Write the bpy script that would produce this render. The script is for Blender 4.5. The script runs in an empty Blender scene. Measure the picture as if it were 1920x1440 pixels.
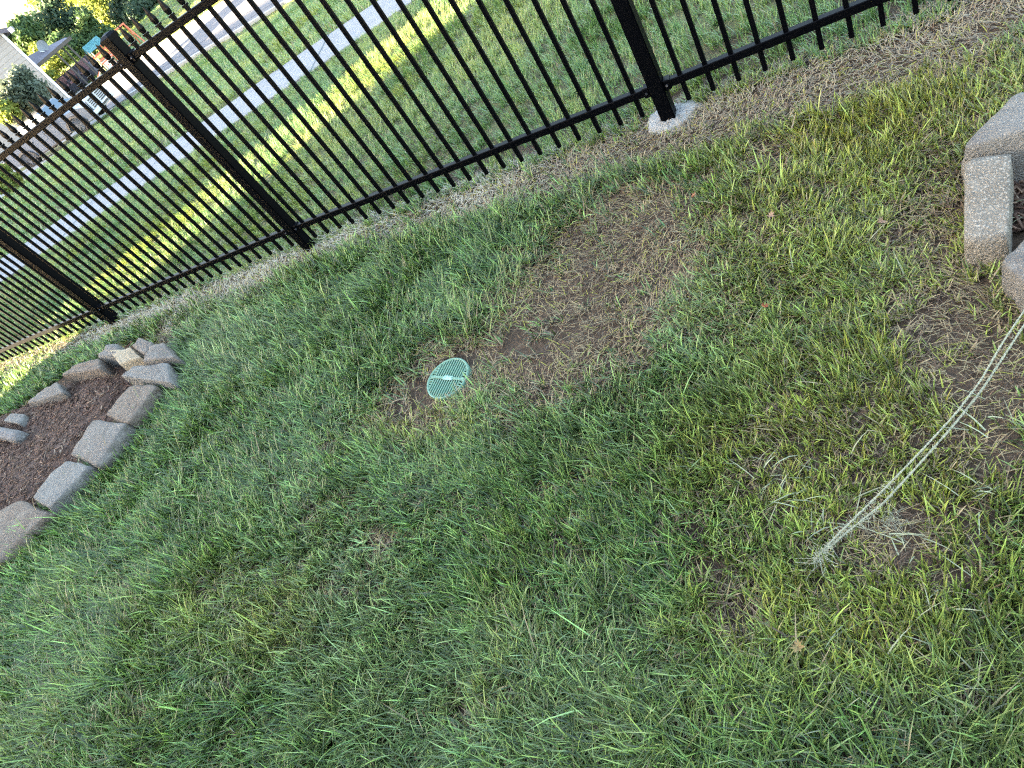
import bpy, bmesh, math, random
import numpy as np
from mathutils import Vector, Matrix

random.seed(7)
rng = np.random.default_rng(11)
scn = bpy.context.scene
COL = scn.collection
R = math.radians

# ------------------------------------------------------------------ camera
FPX = 1290.0                                   # focal length in photo pixels (photo 1920 x 1440)
ROLL, PITCH, YAW = -0.7029, -0.7093, -0.7538
CAM = np.array([3.3145, -2.9083, 1.5698])
fw = np.array([math.sin(YAW)*math.cos(PITCH), math.cos(YAW)*math.cos(PITCH), math.sin(PITCH)])
_r = np.array([math.cos(YAW), -math.sin(YAW), 0.0])
_u = np.cross(_r, fw)
rt = _r*math.cos(ROLL) + _u*math.sin(ROLL)
up = -_r*math.sin(ROLL) + _u*math.cos(ROLL)
cd = bpy.data.cameras.new('camera')
cd.sensor_width = 36.0
cd.lens = 36.0*FPX/1920.0
cd.clip_start = 0.05
cd.clip_end = 2000
cam = bpy.data.objects.new('camera', cd)
COL.objects.link(cam)
m = Matrix(((rt[0], up[0], -fw[0], CAM[0]), (rt[1], up[1], -fw[1], CAM[1]), (rt[2], up[2], -fw[2], CAM[2]), (0, 0, 0, 1)))
cam.matrix_world = m
scn.camera = cam

# ------------------------------------------------------------------ light
SUN_EL = 12.0
SUN_H = np.array([-0.75, -0.66]); SUN_H = SUN_H/np.linalg.norm(SUN_H)      # towards the sun
w = bpy.data.worlds.new('World'); scn.world = w; w.use_nodes = True
nt = w.node_tree
bg = nt.nodes['Background']
sky = nt.nodes.new('ShaderNodeTexSky'); sky.sky_type = 'NISHITA'; sky.sun_disc = False
sky.sun_elevation = R(SUN_EL)
sky.sun_rotation = math.atan2(SUN_H[0], SUN_H[1])
sky.air_density = .8; sky.dust_density = 2.0; sky.ozone_density = 0.0
nt.links.new(sky.outputs[0], bg.inputs[0])
bg.inputs[1].default_value = 0.07
try:
    w.cycles.sampling_method = 'MANUAL'; w.cycles.sample_map_resolution = 2048
except Exception: pass
sl = bpy.data.lights.new('sun', 'SUN'); sl.energy = 5.0; sl.angle = R(0.5); sl.color = (1.0, 0.80, 0.52)
so = bpy.data.objects.new('sun', sl); COL.objects.link(so)
so.location = (-20, -20, 20)
sd = Vector((SUN_H[0]*math.cos(R(SUN_EL)), SUN_H[1]*math.cos(R(SUN_EL)), math.sin(R(SUN_EL))))
so.rotation_euler = sd.to_track_quat('Z', 'Y').to_euler()
scn.cycles.filter_width = 1.2
scn.cycles.use_denoising = False
scn.cycles.sample_clamp_indirect = .06
scn.cycles.sample_clamp_direct = .16
scn.view_settings.view_transform = 'Standard'
scn.view_settings.look = 'None'
scn.view_settings.exposure = 4.9
scn.view_settings.gamma = 1.0
scn.view_settings.use_curve_mapping = False
try:
    scn.cycles.max_bounces = 9; scn.cycles.diffuse_bounces = 6; scn.cycles.transmission_bounces = 6; scn.cycles.transparent_max_bounces = 6
except Exception: pass

# ------------------------------------------------------------------ terrain
def T(x, y):
    x = np.asarray(x, float); y = np.asarray(y, float)
    hx = np.interp(x, [-60, -8, -2.44, 0, 2.44, 4.88, 12], [-.2, -.19, -.0765, 0, .037, .10, .2])
    pr = np.interp(y, [-60, 0.2, 2.5, 5.5, 9, 15.5, 60], [0, 0, .06, .22, .62, 1.53, 1.75])
    return -.2 + hx - pr
def ray(u, v):
    return fw + rt*((u-960)/FPX) - up*((v-720)/FPX)
def at(u, v, h=0.0):
    """the point of the ground (raised by h) seen at photo pixel u, v"""
    d = ray(u, v)
    ts = np.concatenate([np.arange(.5, 12, .01), np.arange(12, 160, .05)])
    P = CAM[None, :] + ts[:, None]*d[None, :]
    below = P[:, 2] < T(P[:, 0], P[:, 1]) + h
    i = int(np.argmax(below)) if below.any() else len(ts)-1
    a, b = ts[max(i-1, 0)], ts[i]
    for _ in range(20):
        c = (a+b)/2; p = CAM + d*c
        if p[2] < T(p[0], p[1]) + h: b = c
        else: a = c
    return CAM + d*b
def far(u, v, dist):
    d = ray(u, v); return CAM + d*(dist/math.hypot(d[0], d[1]))
def project(P):
    d = P - CAM
    z = d@fw
    z = np.where(z < .05, .05, z)
    return 960 + FPX*(d@rt)/z, 720 - FPX*(d@up)/z

# ------------------------------------------------------------------ materials
MATS = {}
def mat(name, base=(.5, .5, .5), rough=.6, metal=0.0, noise=None, bump=None, spec=.5, trans=None, attr=None, translucent=0.0, coat=0):
    """noise = list of (scale, colour, lo, hi); bump = (scale, strength, detail)"""
    m = bpy.data.materials.new(name); m.use_nodes = True
    n = m.node_tree; L = n.links
    b = n.nodes['Principled BSDF']
    b.inputs['Base Color'].default_value = (*base, 1)
    b.inputs['Roughness'].default_value = rough
    b.inputs['Metallic'].default_value = metal
    b.inputs['Specular IOR Level'].default_value = spec
    if coat: b.inputs['Coat Weight'].default_value = coat
    if trans is not None: b.inputs['Transmission Weight'].default_value = trans
    tc = n.nodes.new('ShaderNodeTexCoord')
    src = None
    if attr:
        a = n.nodes.new('ShaderNodeAttribute'); a.attribute_name = attr
        src = a.outputs['Color']
    if noise:
        if src is None:
            c = n.nodes.new('ShaderNodeRGB'); c.outputs[0].default_value = (*base, 1); src = c.outputs[0]
        for sc, colr, lo, hi in noise:
            t = n.nodes.new('ShaderNodeTexNoise'); t.inputs['Scale'].default_value = sc; t.inputs['Detail'].default_value = 5
            L.new(tc.outputs['Object'], t.inputs['Vector'])
            mr = n.nodes.new('ShaderNodeMapRange'); mr.inputs[1].default_value = lo; mr.inputs[2].default_value = hi
            L.new(t.outputs['Fac'], mr.inputs[0])
            mx = n.nodes.new('ShaderNodeMix'); mx.data_type = 'RGBA'
            L.new(mr.outputs[0], mx.inputs[0]); L.new(src, mx.inputs[6]); mx.inputs[7].default_value = (*colr, 1)
            src = mx.outputs[2]
    if src is not None: L.new(src, b.inputs['Base Color'])
    if bump:
        t = n.nodes.new('ShaderNodeTexNoise'); t.inputs['Scale'].default_value = bump[0]; t.inputs['Detail'].default_value = bump[2] if len(bump) > 2 else 6
        L.new(tc.outputs['Object'], t.inputs['Vector'])
        bp = n.nodes.new('ShaderNodeBump'); bp.inputs['Strength'].default_value = bump[1]; bp.inputs['Distance'].default_value = .02
        L.new(t.outputs['Fac'], bp.inputs['Height']); L.new(bp.outputs[0], b.inputs['Normal'])
    if translucent:
        tr = n.nodes.new('ShaderNodeBsdfTranslucent'); ms = n.nodes.new('ShaderNodeMixShader'); ms.inputs[0].default_value = translucent
        if src is not None: L.new(src, tr.inputs['Color'])
        else: tr.inputs['Color'].default_value = (*base, 1)
        out = n.nodes['Material Output']
        L.new(b.outputs[0], ms.inputs[1]); L.new(tr.outputs[0], ms.inputs[2]); L.new(ms.outputs[0], out.inputs['Surface'])
    MATS[name] = m
    return m

M_grass = mat('grass_blade', attr='col', rough=.36, spec=.5, translucent=.25)
M_straw = mat('straw_blade', attr='col', rough=.6, spec=.35, translucent=.12)
M_ground = mat('ground_soil', attr='col', rough=.95, spec=.15, noise=[(9, (.052, .036, .024), .45, .75), (55, (.03, .021, .014), .5, .8)], bump=(70, .9, 8))
M_metal = mat('black_powder_coat', (.0010, .0012, .0019), rough=.40, spec=.04, noise=[(60, (.0025, .0026, .003), .62, .8)], bump=(900, .05, 2))
M_screw = mat('screw_metal', (.09, .09, .1), rough=.4, metal=.7)
M_conc = mat('pale_concrete', (.19, .19, .188), rough=.9, noise=[(3, (.155, .155, .152), .4, .7), (60, (.225, .225, .22), .5, .75)], bump=(120, .35))
M_foot = mat('rough_footing', (0.295, 0.284, 0.250), rough=.95, noise=[(14, (0.180, 0.160, 0.127), .55, .75), (140, (0.369, 0.356, 0.323), .45, .7)], bump=(90, 1.0))
M_road = mat('asphalt_grey', (.10, .095, .10), rough=.9, noise=[(.6, (.085, .081, .086), .4, .7), (40, (.125, .12, .123), .5, .8)], bump=(80, .3))
M_kerb = mat('kerb_concrete', (.36, .35, .33), rough=.9, noise=[(5, (.28, .27, .25), .4, .7)])
M_grate = mat('green_plastic', (.125, .235, .155), rough=.5, spec=.4, noise=[(25, (.15, .265, .185), .5, .75), (90, (.15, .17, .11), .60, .75)])
M_gratepale = mat('worn_plastic_label', (.30, .44, .36), rough=.5, noise=[(120, (.15, .28, .21), .50, .60)])
M_hole = mat('drain_dark', (.01, .03, .025), rough=.9)
M_mulch = mat('mulch_brown', (0.069, 0.037, 0.022), rough=.95, noise=[(35, (0.125, 0.069, 0.040), .5, .7), (120, (0.035, 0.019, 0.011), .5, .7)], bump=(60, 1.0))
M_chip = mat('mulch_chip', attr='col', rough=.85)
M_twine = mat('twine_fibre', (.62, .60, .40), rough=.7, noise=[(150, (.50, .48, .30), .45, .7)], bump=(400, .8), translucent=.15)
M_leaf = mat('dead_leaf', attr='col', rough=.7, translucent=.2)
M_log = mat('weathered_wood', (0.120, 0.110, 0.099), rough=.9, noise=[(14, (0.186, 0.174, 0.160), .5, .7), (70, (0.072, 0.064, 0.055), .5, .75)], bump=(50, .9))

# ------------------------------------------------------------------ object helpers
def tag(o, label=None, cat=None, group=None, kind=None):
    if label: o['label'] = label
    if cat: o['category'] = cat
    if group: o['group'] = group
    if kind: o['kind'] = kind
    return o
def link(name, me, m=None, parent=None):
    o = bpy.data.objects.new(name, me); COL.objects.link(o)
    if m is not None and me is not None and len(me.materials) == 0: me.materials.append(m)
    if parent is not None: o.parent = parent
    return o
def empty(name, loc=(0, 0, 0), rz=0.0):
    o = bpy.data.objects.new(name, None); COL.objects.link(o); o.empty_display_size = .1
    o.location = loc; o.rotation_euler = (0, 0, rz); return o
def pyd(name, V, F, m=None, parent=None, smooth=False):
    me = bpy.data.meshes.new(name); me.from_pydata([tuple(map(float, v)) for v in V], [], F); me.update()
    if smooth: me.polygons.foreach_set('use_smooth', [True]*len(me.polygons))
    return link(name, me, m, parent)
def bm_obj(name, bm, m=None, parent=None, smooth=False, bevel=0.0, seg=1):
    if bevel:
        bmesh.ops.bevel(bm, geom=bm.edges[:], offset=bevel, segments=seg, affect='EDGES', profile=.6)
    bmesh.ops.recalc_face_normals(bm, faces=bm.faces[:])
    me = bpy.data.meshes.new(name); bm.to_mesh(me); bm.free()
    if smooth: me.polygons.foreach_set('use_smooth', [True]*len(me.polygons))
    return link(name, me, m, parent)
def bx(bm, c, s, rot=None):
    mt = Matrix.Translation(c)
    if rot is not None: mt = mt @ rot
    mt = mt @ Matrix.Diagonal((s[0], s[1], s[2], 1))
    return bmesh.ops.create_cube(bm, size=1.0, matrix=mt)['verts']
def tube(bm, a, b, r, n=8, r2=None):
    a = Vector(a); b = Vector(b); d = b-a
    q = d.to_track_quat('Z', 'Y').to_matrix().to_4x4()
    bmesh.ops.create_cone(bm, cap_ends=True, segments=n, radius1=r, radius2=r if r2 is None else r2, depth=d.length,
                          matrix=Matrix.Translation((a+b)/2) @ q)
def prism(bm, prof, y0, y1, inset_top=None):
    """profile [(x, z)] extruded from y0 to y1"""
    v0 = [bm.verts.new((x, y0, z)) for x, z in prof]; v1 = [bm.verts.new((x, y1, z)) for x, z in prof]
    bm.faces.new(v0); bm.faces.new(v1[::-1]); n = len(prof)
    for i in range(n): bm.faces.new((v0[i], v1[i], v1[(i+1) % n], v0[(i+1) % n]))
def big_mesh(name, V, loops, starts, totals, col=None, m=None, smooth=False):
    me = bpy.data.meshes.new(name)
    me.vertices.add(len(V)); me.vertices.foreach_set('co', np.ascontiguousarray(V, np.float32).ravel())
    me.loops.add(len(loops)); me.loops.foreach_set('vertex_index', loops.astype(np.int32))
    me.polygons.add(len(starts)); me.polygons.foreach_set('loop_start', starts.astype(np.int32))
    try: me.polygons.foreach_set('loop_total', totals.astype(np.int32))
    except Exception: pass
    if smooth: me.polygons.foreach_set('use_smooth', np.ones(len(starts), bool))
    me.update(calc_edges=True)
    if col is not None:
        a = me.attributes.new('col', 'FLOAT_COLOR', 'POINT')
        a.data.foreach_set('color', np.concatenate([col, np.ones((len(col), 1))], 1).astype(np.float32).ravel())
    return link(name, me, m)

# ------------------------------------------------------------------ value noise
def vnoise(x, y, scale, seed=0):
    g = np.random.default_rng(seed).random((128, 128))
    X = np.asarray(x)*scale; Y = np.asarray(y)*scale
    xi = np.floor(X).astype(int); yi = np.floor(Y).astype(int)
    fx = X-xi; fy = Y-yi
    fx = fx*fx*(3-2*fx); fy = fy*fy*(3-2*fy)
    a = g[xi % 128, yi % 128]; b = g[(xi+1) % 128, yi % 128]; c = g[xi % 128, (yi+1) % 128]; d = g[(xi+1) % 128, (yi+1) % 128]
    return (a*(1-fx)+b*fx)*(1-fy) + (c*(1-fx)+d*fx)*fy

# fields of the yard, laid out as ellipses over the ground where they lie (photo pixels: cx, cy, rx, ry, degrees, strength)
def blobs(u, v, lst):
    out = np.zeros_like(u)
    for cx, cy, rx, ry, a, s in lst:
        c, sn = math.cos(R(a)), math.sin(R(a))
        dx, dy = u-cx, v-cy
        p = (dx*c+dy*sn)/rx; q = (-dx*sn+dy*c)/ry
        out = np.maximum(out, s*np.exp(-(p*p+q*q)**2*.7))
    return out
DEAD = [(1105, 556, 262, 128, -38, 1.1), (1212, 428, 95, 85, 0, 1.0), (930, 655, 90, 50, -30, .9), (1010, 630, 70, 50, -20, 1.0),
        (765, 745, 40, 60, 20, 1.0), (840, 700, 70, 60, 0, 1), (800, 800, 60, 25, 0, .6),
        (1440, 290, 45, 28, -10, .8), (1750, 410, 62, 130, 10, .72), (1800, 600, 110, 130, 0, .8), (1850, 730, 110, 60, 0, .6),
        (1890, 690, 110, 110, 0, .9), (1690, 1020, 75, 50, -20, 1.0), (1610, 985, 60, 30, -30, .6), (1390, 1160, 55, 70, 0, .65), (1840, 830, 80, 60, 0, .55),
        (715, 1015, 26, 20, 0, 1.0), (385, 1112, 16, 26, 0, 1.0), (450, 1280, 20, 14, -30, .8), (520, 1235, 150, 9, -47, .6), (300, 1330, 90, 9, -42, .5), (700, 1060, 120, 8, -50, .45), (250, 1090, 120, 7, -40, .4), (430, 1390, 90, 8, -50, .55), (600, 960, 60, 8, -40, .5), (270, 1335, 26, 30, 0, .6),
        (320, 640, 22, 30, 0, .8), (700, 795, 40, 22, 0, .6), (1390, 420, 50, 16, 0, .4)]
SOIL = [(1000, 640, 85, 42, -20, 1.0), (905, 665, 50, 26, -20, .8), (930, 610, 40, 30, 0, .6), (770, 745, 36, 60, 20, 1.0), (790, 690, 50, 22, -20, .9), (1690, 1030, 50, 32, 0, .5),
        (1910, 830, 30, 25, 0, 1.0), (385, 1112, 12, 22, 0, 1), (450, 1280, 18, 12, -30, 1), (1435, 290, 25, 16, 0, .7), (1060, 540, 50, 30, 0, .5)]
LUSH = [(560, 640, 420, 190, -18, 1.0), (250, 900, 300, 220, -35, 1), (1080, 340, 160, 45, -15, 1.0), (150, 1200, 260, 200, 0, .8), (900, 480, 260, 90, -25, 1.0)]
PALE = [(430, 560, 110, 35, -25, 1.0), (600, 455, 60, 22, -20, 1), (330, 590, 70, 35, -20, .7), (700, 400, 150, 16, -27, .8), (840, 350, 160, 16, -22, .7), (1050, 280, 120, 12, -22, .5)]
MINT = [(640, 1160, 160, 130, -50, 1), (760, 1280, 200, 160, 0, .7), (1060, 1300, 220, 160, 0, .6), (1290, 560, 80, 140, 0, .7), (1120, 800, 200, 80, 0, .55),
        (420, 640, 160, 110, -20, .6), (1850, 1350, 200, 120, 0, .7), (1380, 690, 120, 120, 0, .45), (940, 860, 200, 60, 0, .3)]
YELLOW = [(1660, 480, 330, 420, 0, .8), (1620, 820, 300, 300, 0, .8), (1600, 1080, 300, 200, 0, .7), (1640, 200, 330, 120, -15, 1.0), (1320, 250, 160, 60, -15, .6),
          (230, 1150, 140, 120, 0, .45), (430, 1150, 120, 100, 0, .5), (180, 1330, 160, 120, 0, .3), (1500, 770, 60, 40, 0, 1.0), (820, 800, 120, 40, 0, .7), (540, 490, 70, 30, -20, .8), (880, 1330, 60, 60, 0, .35)]

# ------------------------------------------------------------------ ground sheet
def grid_axis(parts):
    out = []
    for a, b, s in parts: out += list(np.arange(a, b-1e-6, s))
    return np.array(out + [parts[-1][1]])
gx = grid_axis([(-300, -60, 20), (-60, -8, 2), (-8, -5, .25), (-5, 5, .05), (5, 60, 5), (60, 300, 40)])
gy = grid_axis([(-300, -40, 20), (-40, -4, 2), (-4, 1, .05), (1, 6, .25), (6, 40, 1.5), (40, 300, 20)])
GX, GY = np.meshgrid(gx, gy, indexing='ij')
GZ = T(GX, GY)
nearm = np.clip((GX+5)/1, 0, 1)*np.clip((5-GX), 0, 1)*np.clip(GY+4, 0, 1)*np.clip(1-GY, 0, 1)
GZ = GZ - .008 + nearm*(.022*(vnoise(GX, GY, 3.1, 3)-.5) + .012*(vnoise(GX, GY, 9, 4)-.5))
nx, ny = len(gx), len(gy)
V = np.stack([GX, GY, GZ], -1).reshape(-1, 3)
ii = (np.arange(nx-1)[:, None]*ny + np.arange(ny-1)[None, :]).ravel()
loops = np.stack([ii, ii+ny, ii+ny+1, ii+1], 1).ravel()
nf = len(ii)
soil = np.array([.080, .056, .036]); sod = np.array([.11, .12, .05])
g = np.clip((V[:, 1]-.2)/.5, 0, 1)[:, None]
gcol = soil*(1-g) + sod*g
ground = big_mesh('ground', V, loops, np.arange(nf)*4, np.full(nf, 4), gcol, M_ground, smooth=True)
tag(ground, kind='structure')
def ground_z(x, y): return T(x, y)

# ------------------------------------------------------------------ draped strips: road, kerbs, walks
def strip(name, xs, ylo, yhi, dz, m, kind='structure', nyd=4, thick=0.0, parent=None):
    xs = np.asarray(xs, float); V = []; F = []
    for x in xs:
        a = float(ylo(x)); b = float(yhi(x))
        for j in range(nyd+1):
            y = a+(b-a)*j/nyd; V.append((x, y, float(T(x, y))+dz))
    n = nyd+1
    for i in range(len(xs)-1):
        for j in range(nyd): F.append((i*n+j, (i+1)*n+j, (i+1)*n+j+1, i*n+j+1))
    if thick:
        k = len(V)
        V += [(x, y, z-thick) for x, y, z in V[:k]]
        for i in range(len(xs)-1):
            F.append((i*n, k+i*n, k+(i+1)*n, (i+1)*n)); F.append((i*n+nyd, (i+1)*n+nyd, k+(i+1)*n+nyd, k+i*n+nyd))
        e = len(xs)-1
        for j in range(nyd):
            F.append((j, j+1, k+j+1, k+j)); F.append((e*n+j, k+e*n+j, k+e*n+j+1, e*n+j+1))
    o = pyd(name, V, F, m, parent)
    if parent is None: tag(o, kind=kind)
    return o

near_px = [(480, 42), (325, 132), (225, 192)]
rn = [at(*p) for p in near_px]; rl = [at(*p) for p in [(150, 255), (100, 295), (40, 345)]]
rf = [at(*p) for p in [(375, 35), (320, 87), (250, 140)]]
def lin(*pts):
    p = sorted(pts); xs = [a for a, b in p]; ys = [b for a, b in p]
    return lambda x: float(np.interp(x, xs, ys))
y_near = lin((-70, 17.2), (-21.2, 16.8), (-17.7, 16.6), (-12.9, 16.13), (40, 15.6))
y_far = lin((-70, 22.6), (-21, 22.3), (40, 21.6))
road = strip('road', np.arange(-70, 41, 2.0), lambda x: y_near(x) + .02, lambda x: y_far(x) - .02, .004, M_road, nyd=6)
# repair cracks in the asphalt: thin dark sealed joints
bm = bmesh.new()
for pts in ([(-30, 18.2), (-20, 18.1), (-12, 18.25), (0, 18.1)], [(-24, 17.4), (-19, 17.5), (-15.5, 17.1), (-12, 17.3)]):
    for (x0, y0), (x1, y1) in zip(pts[:-1], pts[1:]):
        n = 8
        for k in range(n):
            a = k/n; b = (k+1)/n
            xa, ya, xb, yb = x0+(x1-x0)*a, y0+(y1-y0)*a+.05*math.sin(9*a), x0+(x1-x0)*b, y0+(y1-y0)*b+.05*math.sin(9*b)
            vs = [bm.verts.new((x, y, float(T(x, y))+.008)) for x, y in ((xa, ya-.03), (xb, yb-.03), (xb, yb+.03), (xa, ya+.03))]
            bm.faces.new(vs)
M_tar = mat('crack_sealer', (.06, .06, .065), rough=.8)
bm_obj('sealed_crack', bm, M_tar, road)
for nm, fy, s in (('kerb', y_near, -1), ('kerb', y_far, 1)):
    xs = np.arange(-20.6 if s < 0 else -70, 41, 1.5)
    strip(nm, xs, (lambda x, fy=fy, s=s: fy(x) - (.15 if s < 0 else 0)), (lambda x, fy=fy, s=s: fy(x) + (0 if s < 0 else .15)), .11, M_kerb, nyd=1, thick=.13)
strip('far_sidewalk', np.arange(-70, 41, 2.0), lambda x: y_far(x)+1.5, lambda x: y_far(x)+2.75, .03, M_conc, nyd=1)
# driveway apron at the left, where the truck stands
x_edge = lin((2.0, -14.5), (7, -16.9), (10.1, -19.0), (12.9, -21.0), (15.4, -22.5), (16.2, -21.6), (17.2, -20.8))
V = []; F = []
ys = np.arange(4.0, 16.9, .6)
for i, y in enumerate(ys):
    for j in range(9):
        xe = x_edge(y); x = xe - j*2.2
        V.append((x, y, float(T(x, y)) + .012))
for i in range(len(ys)-1):
    for j in range(8): F.append((i*9+j, i*9+j+1, (i+1)*9+j+1, (i+1)*9+j))
tag(pyd('driveway', V, F, M_conc), kind='structure')

# near sidewalk: a row of slabs
A0 = np.array([-.95, 4.44]); A1 = np.array([-7.6, 2.25])          # near edge
dirv = (A1-A0)/np.linalg.norm(A1-A0); nrm = np.array([dirv[1], -dirv[0]]);
if nrm[1] < 0: nrm = -nrm
side = empty('sidewalk', (float(A0[0]), float(A0[1]), float(T(*A0)))); tag(side, kind='structure')
WS = 1.36
def walk_line(s): return A0 + dirv*s
slab_i = 0
for s0 in np.arange(-6.0, 14.5, 1.5):
    p = [walk_line(s0+.006), walk_line(s0+1.494)]
    q = [p[0]+nrm*WS, p[1]+nrm*WS]
    bm = bmesh.new(); cs = [p[0], p[1], q[1], q[0]]
    tz = rng.uniform(-.004, .004)
    tp = [bm.verts.new((c[0]-side.location[0], c[1]-side.location[1], float(T(*c))+.02+tz-side.location[2])) for c in cs]
    bt = [bm.verts.new((v.co.x, v.co.y, v.co.z-.1)) for v in tp]
    bm.faces.new(tp); bm.faces.new(bt[::-1])
    for i in range(4): bm.faces.new((tp[i], bt[i], bt[(i+1) % 4], tp[(i+1) % 4]))
    bm_obj('slab', bm, M_conc, side, bevel=.006)

# ------------------------------------------------------------------ fence
GAP = 2.44
def fh(x): return float(np.interp(x, [-7.32, -4.88, -2.44, 0, 2.44, 4.88], [-.25, -.17, -.0765, 0, .037, .10]))
fence = empty('metal_fence', (0, 0, float(T(0, 0))))
tag(fence, 'black metal picket fence with spear tops running across the lawn', 'fence')
FZ = fence.location[2]
def box_mesh(name, s, bev=.002):
    bm = bmesh.new(); bx(bm, (0, 0, 0), s)
    if bev: bmesh.ops.bevel(bm, geom=bm.edges[:], offset=bev, segments=1, affect='EDGES')
    me = bpy.data.meshes.new(name); bm.to_mesh(me); bm.free(); me.materials.append(M_metal); return me
PW = .0195
bm = bmesh.new(); bx(bm, (0, 0, (1.235-.131)/2), (PW, PW, 1.235+.131)); bmesh.ops.bevel(bm, geom=bm.edges[:], offset=.002, segments=1, affect='EDGES')
picket_me = bpy.data.meshes.new('picket'); bm.to_mesh(picket_me); bm.free(); picket_me.materials.append(M_metal)
bm = bmesh.new()
bx(bm, (0, 0, 1.2375), (.026, .026, .010))
zs = [(1.2435, .008), (1.250, .011), (1.268, .0135), (1.30, .0085), (1.331, .001)]
rings = [[bm.verts.new((sx*r, sy*r*.8, z)) for sx, sy in ((-1, -1), (1, -1), (1, 1), (-1, 1))] for z, r in zs]
for a, b in zip(rings[:-1], rings[1:]):
    for i in range(4): bm.faces.new((a[i], a[(i+1) % 4], b[(i+1) % 4], b[i]))
bm.faces.new(rings[0][::-1]); bm.faces.new(rings[-1])
spear_me = bpy.data.meshes.new('spear'); bm.to_mesh(spear_me); bm.free(); spear_me.materials.append(M_metal)
post_h = 1.325+.35
bm = bmesh.new(); bx(bm, (0, 0, 1.315-post_h/2), (.066, .066, post_h)); bmesh.ops.bevel(bm, geom=bm.edges[:], offset=.004, segments=2, affect='EDGES')
post_me = bpy.data.meshes.new('post'); bm.to_mesh(post_me); bm.free(); post_me.materials.append(M_metal)
bm = bmesh.new(); bx(bm, (0, 0, 1.313), (.074, .074, .02))
v = [bm.verts.new((sx*.036, sy*.036, 1.3235)) for sx, sy in ((-1, -1), (1, -1), (1, 1), (-1, 1))]
v2 = [bm.verts.new((sx*.022, sy*.022, 1.336)) for sx, sy in ((-1, -1), (1, -1), (1, 1), (-1, 1))]
t = bm.verts.new((0, 0, 1.342))
for i in range(4): bm.faces.new((v[i], v[(i+1) % 4], v2[(i+1) % 4], v2[i])); bm.faces.new((v2[i], v2[(i+1) % 4], t))
cap_me = bpy.data.meshes.new('post_cap'); bm.to_mesh(cap_me); bm.free(); cap_me.materials.append(M_metal)
bm = bmesh.new(); bx(bm, (0, 0, 0), (.03, .048, .05)); bmesh.ops.bevel(bm, geom=bm.edges[:], offset=.004, segments=1, affect='EDGES')
brk_me = bpy.data.meshes.new('bracket'); bm.to_mesh(brk_me); bm.free(); brk_me.materials.append(M_metal)
bm = bmesh.new(); bmesh.ops.create_cone(bm, cap_ends=True, segments=8, radius1=.0065, radius2=.005, depth=.006, matrix=Matrix.Rotation(R(90), 4, 'X'))
scr_me = bpy.data.meshes.new('screw'); bm.to_mesh(scr_me); bm.free(); scr_me.materials.append(M_screw)
def child(name, me, par, loc):
    o = bpy.data.objects.new(name, me); COL.objects.link(o); o.parent = par; o.location = loc; return o
for k in range(-3, 3):
    x = k*GAP
    if k > -3:
        p = child('post', post_me, fence, (x, 0, fh(x)-FZ)); child('post_cap', cap_me, p, (0, 0, 0))
for k in range(-2, 2):
    xa, xb = k*GAP, (k+1)*GAP
    for i in range(1, 22):
        x = xa + i*GAP/22
        p = child('picket', picket_me, fence, (x, 0, fh(x)-FZ)); child('spear', spear_me, p, (0, 0, 0))
    for zc in (-.018, 1.196):
        bm = bmesh.new()
        L = GAP-.066
        vs = bx(bm, (0, 0, 0), (L, .036, .036))
        for vv in vs: vv.co.z += (fh(xb)-fh(xa))*vv.co.x/GAP
        me = bpy.data.meshes.new('rail'); bmesh.ops.bevel(bm, geom=bm.edges[:], offset=.003, segments=1, affect='EDGES'); bm.to_mesh(me); bm.free(); me.materials.append(M_metal)
        r = child('rail', me, fence, ((xa+xb)/2, 0, (fh(xa)+fh(xb))/2+zc-FZ))
        for s, xx in ((1, xa+.048), (-1, xb-.048)):
            b = child('bracket', brk_me, fence, (xx, 0, fh(xx)+zc-FZ)); child('screw', scr_me, b, (0, -.027, 0))

# rough concrete footings of the posts
def footing(px, label, seed, hgt=.035):
    P = [at(*p) for p in px]; c = sum(P)/len(P)
    r0 = np.random.default_rng(seed)
    ang = np.linspace(0, 2*math.pi, 40, endpoint=False)
    pa = np.array([math.atan2(p[1]-c[1], p[0]-c[0]) for p in P]); pr = np.array([math.hypot(p[0]-c[0], p[1]-c[1]) for p in P])
    o = np.argsort(pa); pa, pr = pa[o], pr[o]
    rad = np.interp(ang, np.concatenate([pa-2*math.pi, pa, pa+2*math.pi]), np.tile(pr, 3))*(1+r0.uniform(-.07, .07, 40))
    V = []; F = []
    lev = [(1.03, -.05), (1.0, .3*hgt), (.9, .75*hgt), (.7, hgt), (.4, hgt*1.05), (.15, hgt*1.05)]
    for f, z in lev:
        for a, r in zip(ang, rad):
            zz = z + (r0.uniform(-.006, .006) if z > 0 else 0)
            V.append((math.cos(a)*r*f, math.sin(a)*r*f, zz))
    n = 40
    for l in range(len(lev)-1):
        for i in range(n): F.append((l*n+i, l*n+(i+1) % n, (l+1)*n+(i+1) % n, (l+1)*n+i))
    F.append(tuple(range(5*n, 6*n)))
    ob = pyd('concrete_footing', V, F, M_foot, smooth=True)
    ob.location = (c[0], c[1], float(T(c[0], c[1]))); tag(ob, label, 'footing', 'concrete footings round the fence posts')
    return ob
footing([(1214, 238), (1226, 213), (1250, 205), (1275, 197), (1312, 192), (1318, 198), (1300, 214), (1275, 238), (1255, 248), (1230, 251)],
        'bright irregular concrete footing fully exposed round the right fence post', 1, .024)
footing([(192, 612), (205, 602), (222, 598), (228, 606), (214, 620), (198, 624)],
        'pale concrete footing at the leftmost fence post by the stone bed', 3, .006)

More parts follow.
